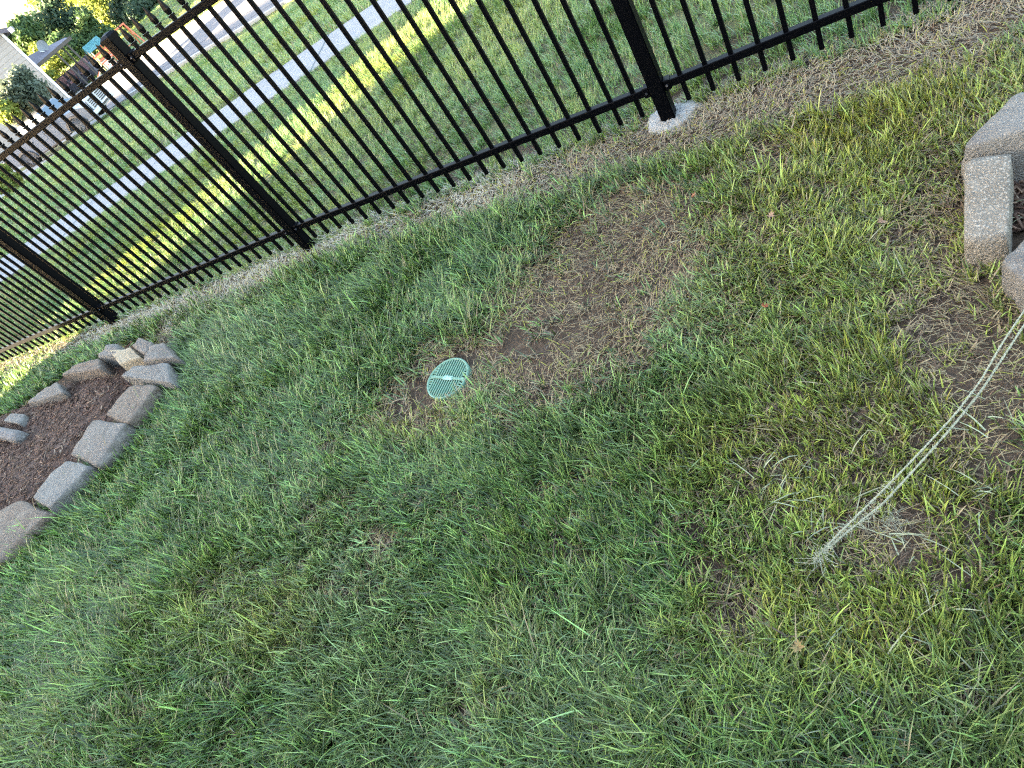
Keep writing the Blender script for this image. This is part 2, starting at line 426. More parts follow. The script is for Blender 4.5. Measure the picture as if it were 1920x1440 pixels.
# ------------------------------------------------------------------ stones
def stone_mat(name, c, c2, c3, speck=.6):
    return mat(name, c, rough=.9, spec=.3, noise=[(7, c2, .38, .68), (30, c3, .52, .72), (170, tuple(min(.75, k*2.1) for k in c), speck, speck+.1), (420, tuple(k*.45 for k in c), .58, .7)], bump=(140, .8, 9))
M_stone = [stone_mat('stone_grey', (0.167, 0.148, 0.123), (0.118, 0.102, 0.083), (0.216, 0.192, 0.157)),
           stone_mat('stone_brownish', (0.157, 0.126, 0.095), (0.113, 0.086, 0.063), (0.206, 0.175, 0.131)),
           stone_mat('stone_blue_grey', (0.172, 0.163, 0.141), (0.129, 0.117, 0.100), (0.227, 0.207, 0.172)),
           stone_mat('stone_pitted', (0.197, 0.171, 0.131), (0.142, 0.120, 0.088), (0.255, 0.224, 0.172), .55)]
M_pale = stone_mat('stone_split_face', (0.354, 0.293, 0.194), (0.265, 0.214, 0.138), (0.412, 0.349, 0.240))
def cube_grid(n):
    """unit cube surface, n cells a side, welded"""
    idx = {}; V = []; F = []
    def vid(p):
        k = tuple(int(round(c*n)) for c in p)
        if k not in idx: idx[k] = len(V); V.append([2*c/n-1 for c in k])
        return idx[k]
    for ax in range(3):
        for s in (0, 1):
            o = [i for i in range(3) if i != ax]
            for i in range(n):
                for j in range(n):
                    q = []
                    for a, b in ((0, 0), (1, 0), (1, 1), (0, 1)):
                        p = [0, 0, 0]; p[ax] = float(s); p[o[0]] = (i+a)/n; p[o[1]] = (j+b)/n; q.append(vid(p))
                    if (s == 1) == (ax != 1): F.append(tuple(q))
                    else: F.append(tuple(q[::-1]))
    return np.array(V), F
CV, CF = cube_grid(14)
GL = 'stones edging the mulch bed on the left'
def stone(quad, hs, seed, label, m=0, flare=1.06, rnd=.42, depth=.06, rough=1.0, group=None, cat='stone'):
    """quad: the four photo pixels of the top face, hs: their heights over the ground"""
    if not isinstance(hs, (list, tuple)): hs = [hs]*4
    if group == GL:
        qc = np.mean(np.array(quad, float), 0); quad = [tuple(qc+(np.array(q)-qc)*1.09) for q in quad]
    P = np.array([at(q[0], q[1], h) for q, h in zip(quad, hs)])
    r0 = np.random.default_rng(seed)
    c = P.mean(0); gz = float(T(c[0], c[1]))
    U = CV.copy()
    # rounded cube: superellipsoid blend
    inf = np.max(np.abs(U), axis=1, keepdims=True)
    p = 5.5
    nrm_ = (np.abs(U)**p).sum(1, keepdims=True)**(1/p)
    U = U*(1-rnd) + rnd*(U/nrm_)*inf
    # chipped corners and an uneven face
    ph = r0.uniform(0, 50, 3)
    def n3(s, k):
        return (vnoise(U[:, 0]+ph[0]+U[:, 2]*.73, U[:, 1]+ph[1]-U[:, 2]*.61, s, seed*7+k)-.5)
    disp = 1 + rough*(.14*n3(1.1, 1) + .07*n3(2.6, 2) + .03*n3(6, 3) + .016*n3(14, 5))
    U = U*disp[:, None]
    a = (U[:, 0]+1)/2; b = (U[:, 1]+1)/2; t = (U[:, 2]+1)/2
    top = ((1-a)*(1-b))[:, None]*P[0] + (a*(1-b))[:, None]*P[1] + (a*b)[:, None]*P[2] + ((1-a)*b)[:, None]*P[3]
    base = c + (top-c)*flare; base[:, 2] = gz-depth
    W = base + (top-base)*t[:, None]
    W -= np.array([c[0], c[1], gz])
    ob = pyd('garden_stone' if cat == 'stone' else cat, W, CF, M_stone[m] if isinstance(m, int) else m, smooth=True)
    ob.location = (c[0], c[1], gz)
    tag(ob, label, cat, group)
    return ob
GL = 'stones edging the mulch bed on the left'
stone([(-75, 990), (35, 940), (86, 962), (-20, 1060)], .11, 21, 'brownish edging stone at the left border of the picture, nearest in the left row', 1, group=GL)
stone([(62, 925), (120, 864), (166, 871), (90, 952)], .125, 22, 'blue grey edging stone, second nearest in the front row of the left bed', 2, group=GL)
stone([(132, 850), (174, 790), (234, 792), (180, 870)], .125, 23, 'pale flat topped edging stone halfway along the front row of the left bed', 0, group=GL)
stone([(198, 776), (240, 725), (292, 722), (240, 790)], .12, 24, 'brownish edging stone next below the far corner stones of the left bed', 1, group=GL)
stone([(226, 703), (252, 686), (312, 682), (318, 716)], [.15, .15, .13, .12], 25, 'long grey stone laid crosswise at the far right corner of the left bed', 2, group=GL)
stone([(266, 675), (280, 648), (304, 642), (326, 668)], [.17, .17, .16, .14], 26, 'rough grey stone at the far tip of the left bed beside bare soil', 0, group=GL)
stone([(247, 650), (258, 633), (283, 640), (270, 662)], [.16, .17, .16, .16], 27, 'small lumpy grey stone behind the far tip of the left bed', 0, group=GL, rough=1.4)
stone([(208, 658), (243, 652), (262, 668), (222, 682)], [.15, .15, .13, .13], 28, 'block with a pale split face set inside the far end of the left bed', M_pale, group=GL, rnd=.25)
stone([(180, 666), (198, 646), (219, 644), (218, 664)], .15, 29, 'pointed blue grey stone at the far back of the left bed', 2, group=GL, rough=1.3)
stone([(119, 702), (142, 684), (182, 672), (186, 690)], .14, 30, 'long dark brown stone in the back row of the left bed near the fence', 1, group=GL)
stone([(48, 756), (82, 727), (104, 717), (116, 735)], .13, 31, 'sloping grey stone in the middle of the back row of the left bed', 0, group=GL)
stone([(5, 788), (20, 774), (44, 776), (34, 793)], .12, 32, 'small half buried stone in the back row behind the weathered log', 2, group=GL)
GR = 'stones edging the bed on the right'
stone([(1792, 280), (1905, 172), (1985, 150), (1990, 225)], [.16, .17, .19, .20], 41, 'large curved grey block lying along the far side of the right bed', 2, group=GR, rnd=.5, rough=.7)
M_bigside = None
stone([(1806, 300), (1898, 280), (1892, 446), (1806, 452)], [.16, .16, .10, .10], 42, 'white speckled upright block leaning between the other two right hand stones', 3, group=GR, rnd=.35, rough=.5)
stone([(1874, 488), (1925, 432), (2010, 450), (1950, 560)], .12, 43, 'rounded grey stone cut by the right edge below the speckled block', 0, group=GR, rnd=.5)

# ------------------------------------------------------------------ mulch beds
def bed(px, name, label, h, seed, nchips, m=None):
    P = [at(*p) for p in px]; c = sum(P)/len(P)
    bm = bmesh.new()
    vs = [bm.verts.new((p[0]-c[0], p[1]-c[1], .012)) for p in P]
    f = bm.faces.new(vs); bmesh.ops.triangulate(bm, faces=[f])
    for _ in range(4): bmesh.ops.subdivide_edges(bm, edges=bm.edges[:], cuts=1, use_grid_fill=True)
    PA = np.array([(p[0]-c[0], p[1]-c[1]) for p in P])
    def edge_d(x, y):
        d = 9
        for i in range(len(PA)):
            a, b = PA[i], PA[(i+1) % len(PA)]; ab = b-a; t = max(0, min(1, np.dot(np.array([x, y])-a, ab)/np.dot(ab, ab)))
            d = min(d, np.linalg.norm(np.array([x, y])-a-ab*t))
        return d
    def surf(x, y):
        return .008 + h*min(1, edge_d(x, y)/.22) + .035*(float(vnoise(x+9, y+9, 7, seed))-.5) + .015*(float(vnoise(x+9, y+9, 23, seed+1))-.5)
    for v in bm.verts: v.co.z = surf(v.co.x, v.co.y)
    o = bm_obj(name, bm, M_mulch, smooth=True); o.location = (c[0], c[1], float(T(c[0], c[1]))); tag(o, kind='structure')
    # shredded bark lying on it
    r0 = np.random.default_rng(seed); V = []; loops = []; cols = []
    lo, hi = PA.min(0), PA.max(0)
    def inside(x, y):
        k = False; j = len(PA)-1
        for i in range(len(PA)):
            if (PA[i][1] > y) != (PA[j][1] > y) and x < (PA[j][0]-PA[i][0])*(y-PA[i][1])/(PA[j][1]-PA[i][1])+PA[i][0]: k = not k
            j = i
        return k
    pal = np.array([(0.098, 0.055, 0.032), (0.052, 0.028, 0.017), (0.138, 0.080, 0.048), (0.184, 0.116, 0.069), (0.081, 0.038, 0.025), (0.276, 0.200, 0.133)])
    n = 0
    while n < nchips:
        x, y = r0.uniform(lo, hi)
        if not inside(x, y): continue
        L = r0.uniform(.012, .06); W = r0.uniform(.003, .011); H = r0.uniform(.002, .006)
        M = Matrix.Rotation(r0.uniform(0, 6.28), 3, 'Z') @ Matrix.Rotation(r0.normal(0, .35), 3, 'Y') @ Matrix.Rotation(r0.normal(0, .5), 3, 'X')
        z = surf(x, y) + r0.uniform(0, .012)
        b0 = len(V)
        for sx, sy, sz in ((-1, -1, -1), (1, -.6, -1), (1, .6, -1), (-1, 1, -1), (-1, -.8, 1), (1, -.5, 1), (1, .5, 1), (-1, .8, 1)):
            p = M @ Vector((sx*L/2, sy*W/2, sz*H/2)); V.append((p.x+x, p.y+y, p.z+z))
        loops += [b0+i for i in (0, 3, 2, 1, 4, 5, 6, 7, 0, 1, 5, 4, 1, 2, 6, 5, 2, 3, 7, 6, 3, 0, 4, 7)]
        cc = pal[r0.choice(6, p=(.3, .25, .2, .1, .12, .03))]*r0.uniform(.7, 1.4); cols += [cc]*8
        n += 1
    loops = np.array(loops); nfc = len(loops)//4
    ch = big_mesh('mulch_chips', np.array(V), loops, np.arange(nfc)*4, np.full(nfc, 4), np.array(cols), M_chip)
    ch.location = o.location; tag(ch, label, 'mulch', kind='stuff')
    return o
bed([(-120, 900), (-60, 830), (0, 790), (40, 772), (110, 738), (170, 700), (215, 678), (245, 680), (255, 705), (240, 740), (205, 800), (140, 875), (80, 955), (10, 985), (-80, 1010)],
    'mulch_bed', 'dark brown shredded bark filling the left stone bed', .055, 5, 4200)
bed([(1880, 330), (1900, 280), (2000, 240), (2150, 300), (2100, 520), (1990, 480), (1930, 430), (1890, 440)],
    'mulch_bed', 'dark bark inside the bed at the right edge', .02, 6, 500)

# weathered log end on the mulch at the left border
a = at(-60, 800, .10); b = at(44, 822, .085)
bm = bmesh.new(); V = []; F = []
d = b-a; Lg = np.linalg.norm(d); d /= Lg; s1 = np.cross(d, (0, 0, 1)); s1 /= np.linalg.norm(s1); s2 = np.cross(s1, d)
r0 = np.random.default_rng(3); N = 20; rr0 = r0.uniform(.9, 1.1, N)
for k in range(13):
    f = k/12; rad = .052*(1+.05*math.sin(7*f)) if k < 12 else .046
    for i in range(N):
        an = 2*math.pi*i/N; q = a + d*(f*Lg) + (s1*math.cos(an)+s2*math.sin(an))*rad*rr0[i]*(1+.03*r0.normal())
        V.append(q-a)
for k in range(12):
    for i in range(N): F.append((k*N+i, k*N+(i+1) % N, (k+1)*N+(i+1) % N, (k+1)*N+i))
F.append(tuple(range(12*N, 13*N))); F.append(tuple(range(N))[::-1])
o = pyd('weathered_log', V, F, M_log, smooth=True); o.location = a; tag(o, 'grey weathered log end lying on dark mulch at the left border', 'log')

# ------------------------------------------------------------------ drain grate
gc = at(839, 709, .017)
s_dir = at(836, 680, .025)-at(822, 706, .025); ga = math.atan2(s_dir[1], s_dir[0])
grate = empty('drain_grate', gc, ga); grate.rotation_euler = (R(1.5), R(-2), ga)
tag(grate, 'round green plastic drain grate lying in bare soil of the lawn', 'drain grate')
GRD = .104
bm = bmesh.new(); N = 64
prof = [(GRD*.985, -.05), (GRD, -.004), (GRD*.985, .003), (GRD*.915, .003), (GRD*.905, -.001), (GRD*.905, -.012)]
rg = [[bm.verts.new((math.cos(2*math.pi*i/N)*r, math.sin(2*math.pi*i/N)*r, z)) for i in range(N)] for r, z in prof]
for p, q in zip(rg[:-1], rg[1:]):
    for i in range(N): bm.faces.new((p[i], p[(i+1) % N], q[(i+1) % N], q[i]))
bm_obj('ring', bm, M_grate, grate, smooth=True)
bm = bmesh.new(); bmesh.ops.create_circle(bm, cap_ends=True, segments=40, radius=GRD*.93, matrix=Matrix.Translation((0, 0, -.011)))
bm_obj('basin', bm, M_hole, grate)
ri = GRD*.91; sa = ri*math.sin(R(50))         # slats run along local x in the middle, across it in the two side sectors
def slat(c, s, rz=0.0, z=-.003):
    bm = bmesh.new(); bx(bm, (0, 0, 0), s); o = bm_obj('slat', bm, M_grate, grate, bevel=.0008); o.location = (c[0], c[1], z); o.rotation_euler[2] = rz
hub = .0075
span = sa*.98
ys_ = np.linspace(-span, span, 12)
for y in ys_:
    xm = math.sqrt(max(ri*ri-y*y, 0))
    for sgn in (-1, 1):
        x0, x1 = hub, xm
        if x1-x0 > .01: slat((sgn*(x0+x1)/2, y), (x1-x0, .0055, .010))
# side sectors: short slats slanting outwards
for sy in (-1, 1):
    for x in np.linspace(-.045, .045, 8):
        y0 = span+.003; y1 = math.sqrt(max(ri*ri-x*x, 0))
        if y1-y0 > .004: slat((x, sy*(y0+y1)/2), (.0055, y1-y0, .010), sy*.25)
bm = bmesh.new(); bx(bm, (0, 0, -.001), (.012, ri*1.98, .009)); bm_obj('cross_bar', bm, M_grate, grate, bevel=.001)
bm = bmesh.new(); bx(bm, (0, -.004, .003), (.020, .05, .004)); bm_obj('label_plate', bm, M_gratepale, grate, bevel=.001)

# ------------------------------------------------------------------ twine
def smooth_path(P, n=60):
    P = np.array(P); t = np.linspace(0, 1, len(P)); tt = np.linspace(0, 1, n)
    out = np.stack([np.interp(tt, t, P[:, i]) for i in range(3)], 1)
    for _ in range(4): out[1:-1] = (out[:-2]+2*out[1:-1]+out[2:])/4
    return out
def twine(name, pts, r, parent, seed):
    r0 = np.random.default_rng(seed); P = smooth_path(pts, 90); V = []; F = []; N = 6
    for i, p in enumerate(P):
        d = P[min(i+1, len(P)-1)]-P[max(i-1, 0)]; d /= np.linalg.norm(d)
        s1 = np.cross(d, (0, 0, 1)); s1 /= np.linalg.norm(s1); s2 = np.cross(s1, d); tw = i*.9
        for k in range(N):
            a = 2*math.pi*k/N+tw; rr = r*(1+.15*math.cos(2*(a-tw*1.0)))*r0.uniform(.92, 1.08)
            V.append(p+(s1*math.cos(a)+s2*math.sin(a))*rr)
    n = len(P)
    for i in range(n-1):
        for k in range(N): F.append((i*N+k, i*N+(k+1) % N, (i+1)*N+(k+1) % N, (i+1)*N+k))
    return pyd(name, V, F, M_twine, parent, smooth=True), P
tw = empty('twine', (0, 0, 0)); tag(tw, 'frayed pale green twine stretched double from the lawn to the right edge', 'twine')
p0 = at(1527, 1050, .03)
def tp(u, v, h): return at(u, v, h)
s1, P1 = twine('strand', [p0, tp(1568, 1005, .04), tp(1650, 925, .06), tp(1725, 848, .075), tp(1790, 778, .085), tp(1838, 715, .09), tp(1878, 645, .095), tp(1930, 568, .10), tp(1990, 480, .11)], .0025, tw, 1)
s2, P2 = twine('strand', [p0, tp(1575, 1008, .035), tp(1655, 945, .05), tp(1722, 872, .06), tp(1790, 795, .07), tp(1842, 730, .075), tp(1882, 668, .08), tp(1930, 594, .085), tp(1995, 510, .09)], .0028, tw, 2)
r0 = np.random.default_rng(9); Vf = []; Ff = []
def hair(p, L, spread, w=.0005):
    d = r0.normal(0, 1, 3); d[2] *= .5; d /= np.linalg.norm(d); c = r0.normal(0, .5, 3)
    pts = [p, p+d*L*.5, p+d*L+c*L*.3]; s = np.cross(d, fw); s /= np.linalg.norm(s)
    b = len(Vf)
    for q in pts: Vf.extend([q-s*w, q+s*w])
    Ff.extend([(b, b+1, b+3, b+2), (b+2, b+3, b+5, b+4)])
for P in (P1, P2):
    for i in range(1, len(P)-1):
        for _ in range(2 if i > 26 else 9):
            hair(P[i]+r0.normal(0, .003, 3), abs(r0.normal(0, .004 if i > 26 else .009)), 1)
for _ in range(90):
    q = at(r0.normal(1668, 20), r0.normal(975, 14), .02); hair(q, r0.uniform(.012, .04), 1, .0003)
for _ in range(60):
    q = at(r0.normal(1536, 8), r0.normal(1044, 8), .03); hair(q, r0.uniform(.01, .04), 1, .0006)
pyd('frayed_fibres', Vf, Ff, M_twine, tw)['kind'] = 'stuff'

# ------------------------------------------------------------------ fallen leaves
def leaf(px, size, rot, colr, label, h=.055, spread=.35):
    p = at(*px, h); r0 = np.random.default_rng(int(px[0]))
    pts = []
    shape = [(0, -.5), (.10, -.28), (.42, -.42), (.30, -.12), (.56, .02), (.26, .10), (.34, .40), (.10, .24), (0, .6), (-.10, .24), (-.36, .36), (-.26, .08), (-.55, -.02), (-.30, -.12), (-.40, -.42), (-.10, -.28)]
    V = [(0, 0, .0)]+[(x*size*r0.uniform(.85, 1.15), y*size*r0.uniform(.85, 1.15), size*(1.1*abs(x)**1.4+.5*y*y*(1 if y > 0 else .3)+r0.normal(0, .05))) for x, y in shape]
    F = [(0, i, i+1) for i in range(1, 16)]+[(0, 16, 1)]
    V += [(0.01*size, -.5*size, .02*size), (-.01*size, -.5*size, .02*size), (0, -.95*size, .10*size)]; F.append((17, 18, 19))
    col = np.array([np.array(colr)*r0.uniform(.7, 1.25) for _ in V])
    o = pyd('fallen_leaf', V, F, M_leaf)
    a = o.data.attributes.new('col', 'FLOAT_COLOR', 'POINT'); a.data.foreach_set('color', np.concatenate([col, np.ones((len(col), 1))], 1).astype(np.float32).ravel())
    o.location = p; o.rotation_euler = (r0.normal(0, spread), r0.normal(0, spread), rot); tag(o, label, 'leaf')
leaf((1496, 1213), .031, .6, (.26, .17, .06), 'orange tan maple leaf on the grass near the bottom right', .062)
leaf((1652, 416), .030, 2.1, (.34, .20, .12), 'curled pinkish brown leaf in the lawn left of the right hand stones')
leaf((1446, 405), .028, 1.2, (.30, .19, .12), 'dull brown leaf in the grass below the small dark bare spot')
leaf((1433, 574), .024, .2, (.30, .07, .02), 'small rusty red leaf half sunk in grass right of the dead patch')
leaf((1301, 368), .022, 1.9, (.36, .14, .06), 'small reddish leaf at the top right corner of the dead patch')
leaf((1855, 494), .022, .9, (.46, .36, .2), 'pale straw coloured leaf on dry ground under the speckled block', .012)
leaf((1815, 484), .018, 2.6, (.40, .31, .18), 'tiny tan leaf scrap left of the speckled block foot', .012)

# ------------------------------------------------------------------ grass
def blades(name, P, az, th0, bend, L, W, col, m, seg=3, tipc=1.15, kindlabel=None):
    """P (N,3) roots; az direction of lean; th0 lean at the root; bend extra lean at the tip; L length; W width; col (N,3)"""
    N = len(P); ux, uy = np.cos(az), np.sin(az)
    sx, sy = -uy, ux
    lev = seg
    x = np.zeros(N); z = np.zeros(N)
    verts = []; cols = []
    tw_ = rng.normal(0, .5, N)
    for k in range(lev+1):
        f = k/lev
        if k:
            th = th0 + bend*((k-.5)/lev)
            x = x + np.sin(th)*L/lev; z = z + np.cos(th)*L/lev
            z = np.maximum(z, .004)
        wd = W*(1-.25*f-.6*f*f) if k < lev else None
        cx = P[:, 0]+ux*x; cy = P[:, 1]+uy*x; cz = P[:, 2]+z
        cc = col*(1+(tipc-1)*f)
        if k < lev:
            a = tw_*f
            dx = (sx*np.cos(a)+ux*np.sin(a)*.6)*wd/2; dy = (sy*np.cos(a)+uy*np.sin(a)*.6)*wd/2; dz = np.sin(a)*wd*.35
            verts.append(np.stack([cx-dx, cy-dy, cz-dz], 1)); verts.append(np.stack([cx+dx, cy+dy, cz+dz], 1)); cols += [cc, cc]
        else:
            verts.append(np.stack([cx, cy, cz], 1)); cols.append(cc)
    nv = 2*lev+1
    V = np.stack(verts, 1).reshape(-1, 3); C = np.stack(cols, 1).reshape(-1, 3)
    base = np.arange(N)*nv
    lp = []; tot = []
    for k in range(lev-1): lp.append(np.stack([base+2*k, base+2*k+1, base+2*k+3, base+2*k+2], 1))
    tri = np.stack([base+2*lev-2, base+2*lev-1, base+2*lev], 1)
    loops = np.concatenate([q.ravel() for q in lp]+[tri.ravel()])
    totals = np.concatenate([np.full(N*(lev-1), 4), np.full(N, 3)])
    starts = np.concatenate([[0], np.cumsum(totals)[:-1]])
    o = big_mesh(name, V, loops, starts, totals, C, m)
    tag(o, kind='stuff', label=kindlabel, cat='grass')
    return o
def in_poly(x, y, poly):
    k = np.zeros(x.shape, bool); n = len(poly); j = n-1
    for i in range(n):
        xi, yi = poly[i][0], poly[i][1]; xj, yj = poly[j][0], poly[j][1]
        c = ((yi > y) != (yj > y)) & (x < (xj-xi)*(y-yi)/(yj-yi+1e-12)+xi); k ^= c; j = i
    return k
def pix(x, y, z): return project(np.stack([x, y, z], 1))
BED_L = [at(*p) for p in [(-120, 905), (-60, 800), (0, 778), (40, 768), (80, 735), (125, 700), (180, 680), (215, 650), (280, 636), (325, 668), (318, 715), (292, 728), (238, 800), (178, 880), (90, 965), (20, 1030), (-80, 1100)]]
BED_R = [at(*p) for p in [(1805, 300), (1830, 270), (1925, 180), (2100, 200), (2150, 560), (1935, 560), (1880, 490), (1830, 470)]]
FOOT = [at(*p) for p in [(1217, 238), (1230, 214), (1262, 203), (1312, 196), (1298, 214), (1262, 243), (1231, 249)]]
def yard_roots(n, lo, hi):
    x = rng.uniform(lo[0], hi[0], n); y = rng.uniform(lo[1], hi[1], n); z = T(x, y)
    u, v = pix(x, y, z)
    k = (u > -90) & (u < 2010) & (v > -60) & (v < 1540)
    k &= ~in_poly(x, y, BED_L) & ~in_poly(x, y, BED_R) & ~in_poly(x, y, FOOT)
    k &= np.hypot(x-gc[0], y-gc[1]) > GRD*1.02
    return x[k], y[k], z[k], u[k], v[k]

C_lush = np.array([.155, .235, .055]); C_deep = np.array([.085, .150, .036]); C_yel = np.array([.285, .285, .045]); C_mint = np.array([.205, .265, .100])
C_straw = np.array([.30, .23, .115]); C_brown = np.array([.125, .08, .045]); C_palest = np.array([.44, .40, .29])

def make_yard():
    # tufts, then blades of each tuft
    nt_ = 21500
    x, y, z, u, v = yard_roots(int(nt_*3.1), (-4.9, -3.45), (4.3, .1))
    dead = blobs(u, v, DEAD); soil_ = blobs(u, v, SOIL); lush = blobs(u, v, LUSH); pale = blobs(u, v, PALE); mint = blobs(u, v, MINT); yel = blobs(u, v, YELLOW)
    strip_ = np.clip((y+.34+.10*vnoise(x, y, 2.3, 5)*np.sign(x-1.2))/.18, 0, 1)*(x < 4)          # bare strip along the fence
    strip_ = np.where(y > .02, .5, strip_)
    patch = vnoise(x, y, 2.2, 8)*.6+vnoise(x, y, 6.5, 9)*.4
    dead = np.maximum(dead, .85*strip_)
    dead = np.clip(dead + .5*(patch-.5)*(dead > .12), 0, 1)
    keep = rng.random(len(x)) > np.clip(dead*1.05, 0, .93)
    keep &= rng.random(len(x)) > np.clip(.45*(vnoise(x, y, 8, 77)-.72)*4, 0, .5)       # little gaps
    keep &= rng.random(len(x)) < np.clip(2.6/np.sqrt((x-CAM[0])**2+(y-CAM[1])**2+3.0), .45, 1)
    x, y, z, u, v, dead, lush, pale, mint, yel, patch = [q[keep] for q in (x, y, z, u, v, dead, lush, pale, mint, yel, patch)]
    K = 13
    N = len(x); tid = np.repeat(np.arange(N), K)
    flow = 2*math.pi*vnoise(x, y, 1.3, 21)*1.6 + 1.2*(vnoise(x, y, 5, 22)-.5)*2
    taz = flow + rng.normal(0, .7, N)
    hmul = (.75+.6*vnoise(x, y, 4.5, 31))*rng.uniform(.8, 1.2, N)
    baseH = .054 + .030*np.clip(lush, 0, 1) - .012*np.clip(yel, 0, 1)*(1-lush) - .018*dead + .018*np.clip((v-950)/400, 0, 1)
    sp = .011
    px = x[tid]+rng.normal(0, sp, N*K); py = y[tid]+rng.normal(0, sp, N*K); pz = T(px, py)-.006
    az = taz[tid]+rng.normal(0, 1.35, N*K)
    lodge = np.clip(.35+.75*(vnoise(x, y, 2.4, 41)-.4)+.25*lush-.22*yel, .05, .9)[tid]
    th0 = np.abs(rng.normal(.22, .36, N*K))+.36*lodge
    bend = np.abs(rng.normal(.55, .50, N*K))*(.5+.9*lodge)
    L = (baseH*hmul)[tid]*rng.uniform(.6, 1.5, N*K)
    long_ = rng.random(N*K) < .02; L = np.where(long_, L*1.6, L)
    fine = np.clip(lush+.3-.5*yel, 0, 1)[tid]
    dist = np.sqrt((x-CAM[0])**2+(y-CAM[1])**2+(z-CAM[2])**2)[tid]
    W = np.maximum(rng.uniform(.0026, .0056, N*K)*(1.12-.36*fine), dist*.0017*rng.uniform(.6, 1.55, N*K))
    # colour
    c = np.where(rng.random(N)[:, None] < .5, C_lush, C_deep)
    hue = np.clip(vnoise(x, y, 3.3, 51)*.7+vnoise(x, y, 11, 52)*.5-.25, 0, 1)
    wy = np.clip(yel*.75+.55*(hue-.45), 0, .95)*(1-.55*lush); wm = np.clip(mint*.65+.35*(patch-.45), 0, .9)
    c = c*(1-wm[:, None])+C_mint*wm[:, None]
    c = c*(1-wy[:, None])+C_yel*wy[:, None]
    cb = c[tid]*(.34+1.55*rng.random(N*K)**2.2)[:, None]*(.7+.6*vnoise(px, py, 14, 91))[:, None]
    cb *= 1+rng.normal(0, .07, (N*K, 3))
    pd = np.clip(.045+.10*yel+.55*dead+.45*pale, 0, .8)[tid]
    isd = rng.random(N*K) < pd
    ds = np.where(rng.random(N*K)[:, None] < .65, C_straw, C_brown)*rng.uniform(.55, 1.2, N*K)[:, None]
    ds = np.where((pale[tid] > .4)[:, None], .5*ds+.5*C_palest*rng.uniform(.6, 1.1, N*K)[:, None], ds)
    cb = np.where(isd[:, None], ds, cb)
    th0 = np.where(isd, th0+.5, th0)
    blades('lawn_grass', np.stack([px, py, pz], 1), az, th0, bend, L, W, np.clip(cb, .004, .8), M_grass, 3, 1.2, 'dense mixed green grass of the shaded near lawn')
    return N*K
nb = make_yard()

# thatch and dead stalks lying over the soil
def make_thatch():
    x, y, z, u, v = yard_roots(300000, (-4.9, -3.45), (4.3, .14))
    dead = blobs(u, v, DEAD); pale = blobs(u, v, PALE); soil_ = blobs(u, v, SOIL); yel = blobs(u, v, YELLOW)
    strip_ = np.clip((y+.36+.10*vnoise(x, y, 2.3, 5)*np.sign(x-1.2))/.15, 0, 1)
    pr = np.clip(.32+.30*yel+.85*np.maximum(dead, strip_)+.8*pale, 0, 1)*(1-.94*soil_)
    k = rng.random(len(x)) < pr
    x, y, z, u, v, dead, pale, strip_ = [q[k] for q in (x, y, z, u, v, dead, pale, strip_)]
    N = len(x)
    az = 2*math.pi*vnoise(x, y, 2.0, 61)*1.5+rng.normal(0, 1.1, N)
    th0 = rng.uniform(.75, 1.6, N); bend = rng.uniform(.1, .9, N)
    L = rng.uniform(.018, .062, N)*(1+.35*pale); W = np.maximum(rng.uniform(.0012, .0030, N), np.sqrt((x-CAM[0])**2+(y-CAM[1])**2+2.5)*.0010)
    c = np.where((rng.random(N) < .52)[:, None], C_straw, C_brown)*rng.uniform(.45, 1.25, N)[:, None]
    wp = np.clip(pale+.75*strip_*np.clip((2.0-x)/.8, 0, 1)+.3*strip_, 0, 1)*(rng.random(N) < .75)
    c = c*(1-wp[:, None])+(C_palest*rng.uniform(.6, 1.25, N)[:, None])*wp[:, None]
    g_ = rng.random(N) < .10; c[g_] = C_yel*rng.uniform(.6, 1.2, (g_.sum(), 1))
    blades('dead_grass', np.stack([x, y, z+rng.uniform(0, .012, N)], 1), az, th0, bend, L, W, np.clip(c, .01, .8), M_straw, 2, 1.0, 'dry straw coloured dead grass lying on bare soil')
    return N
nth = make_thatch()

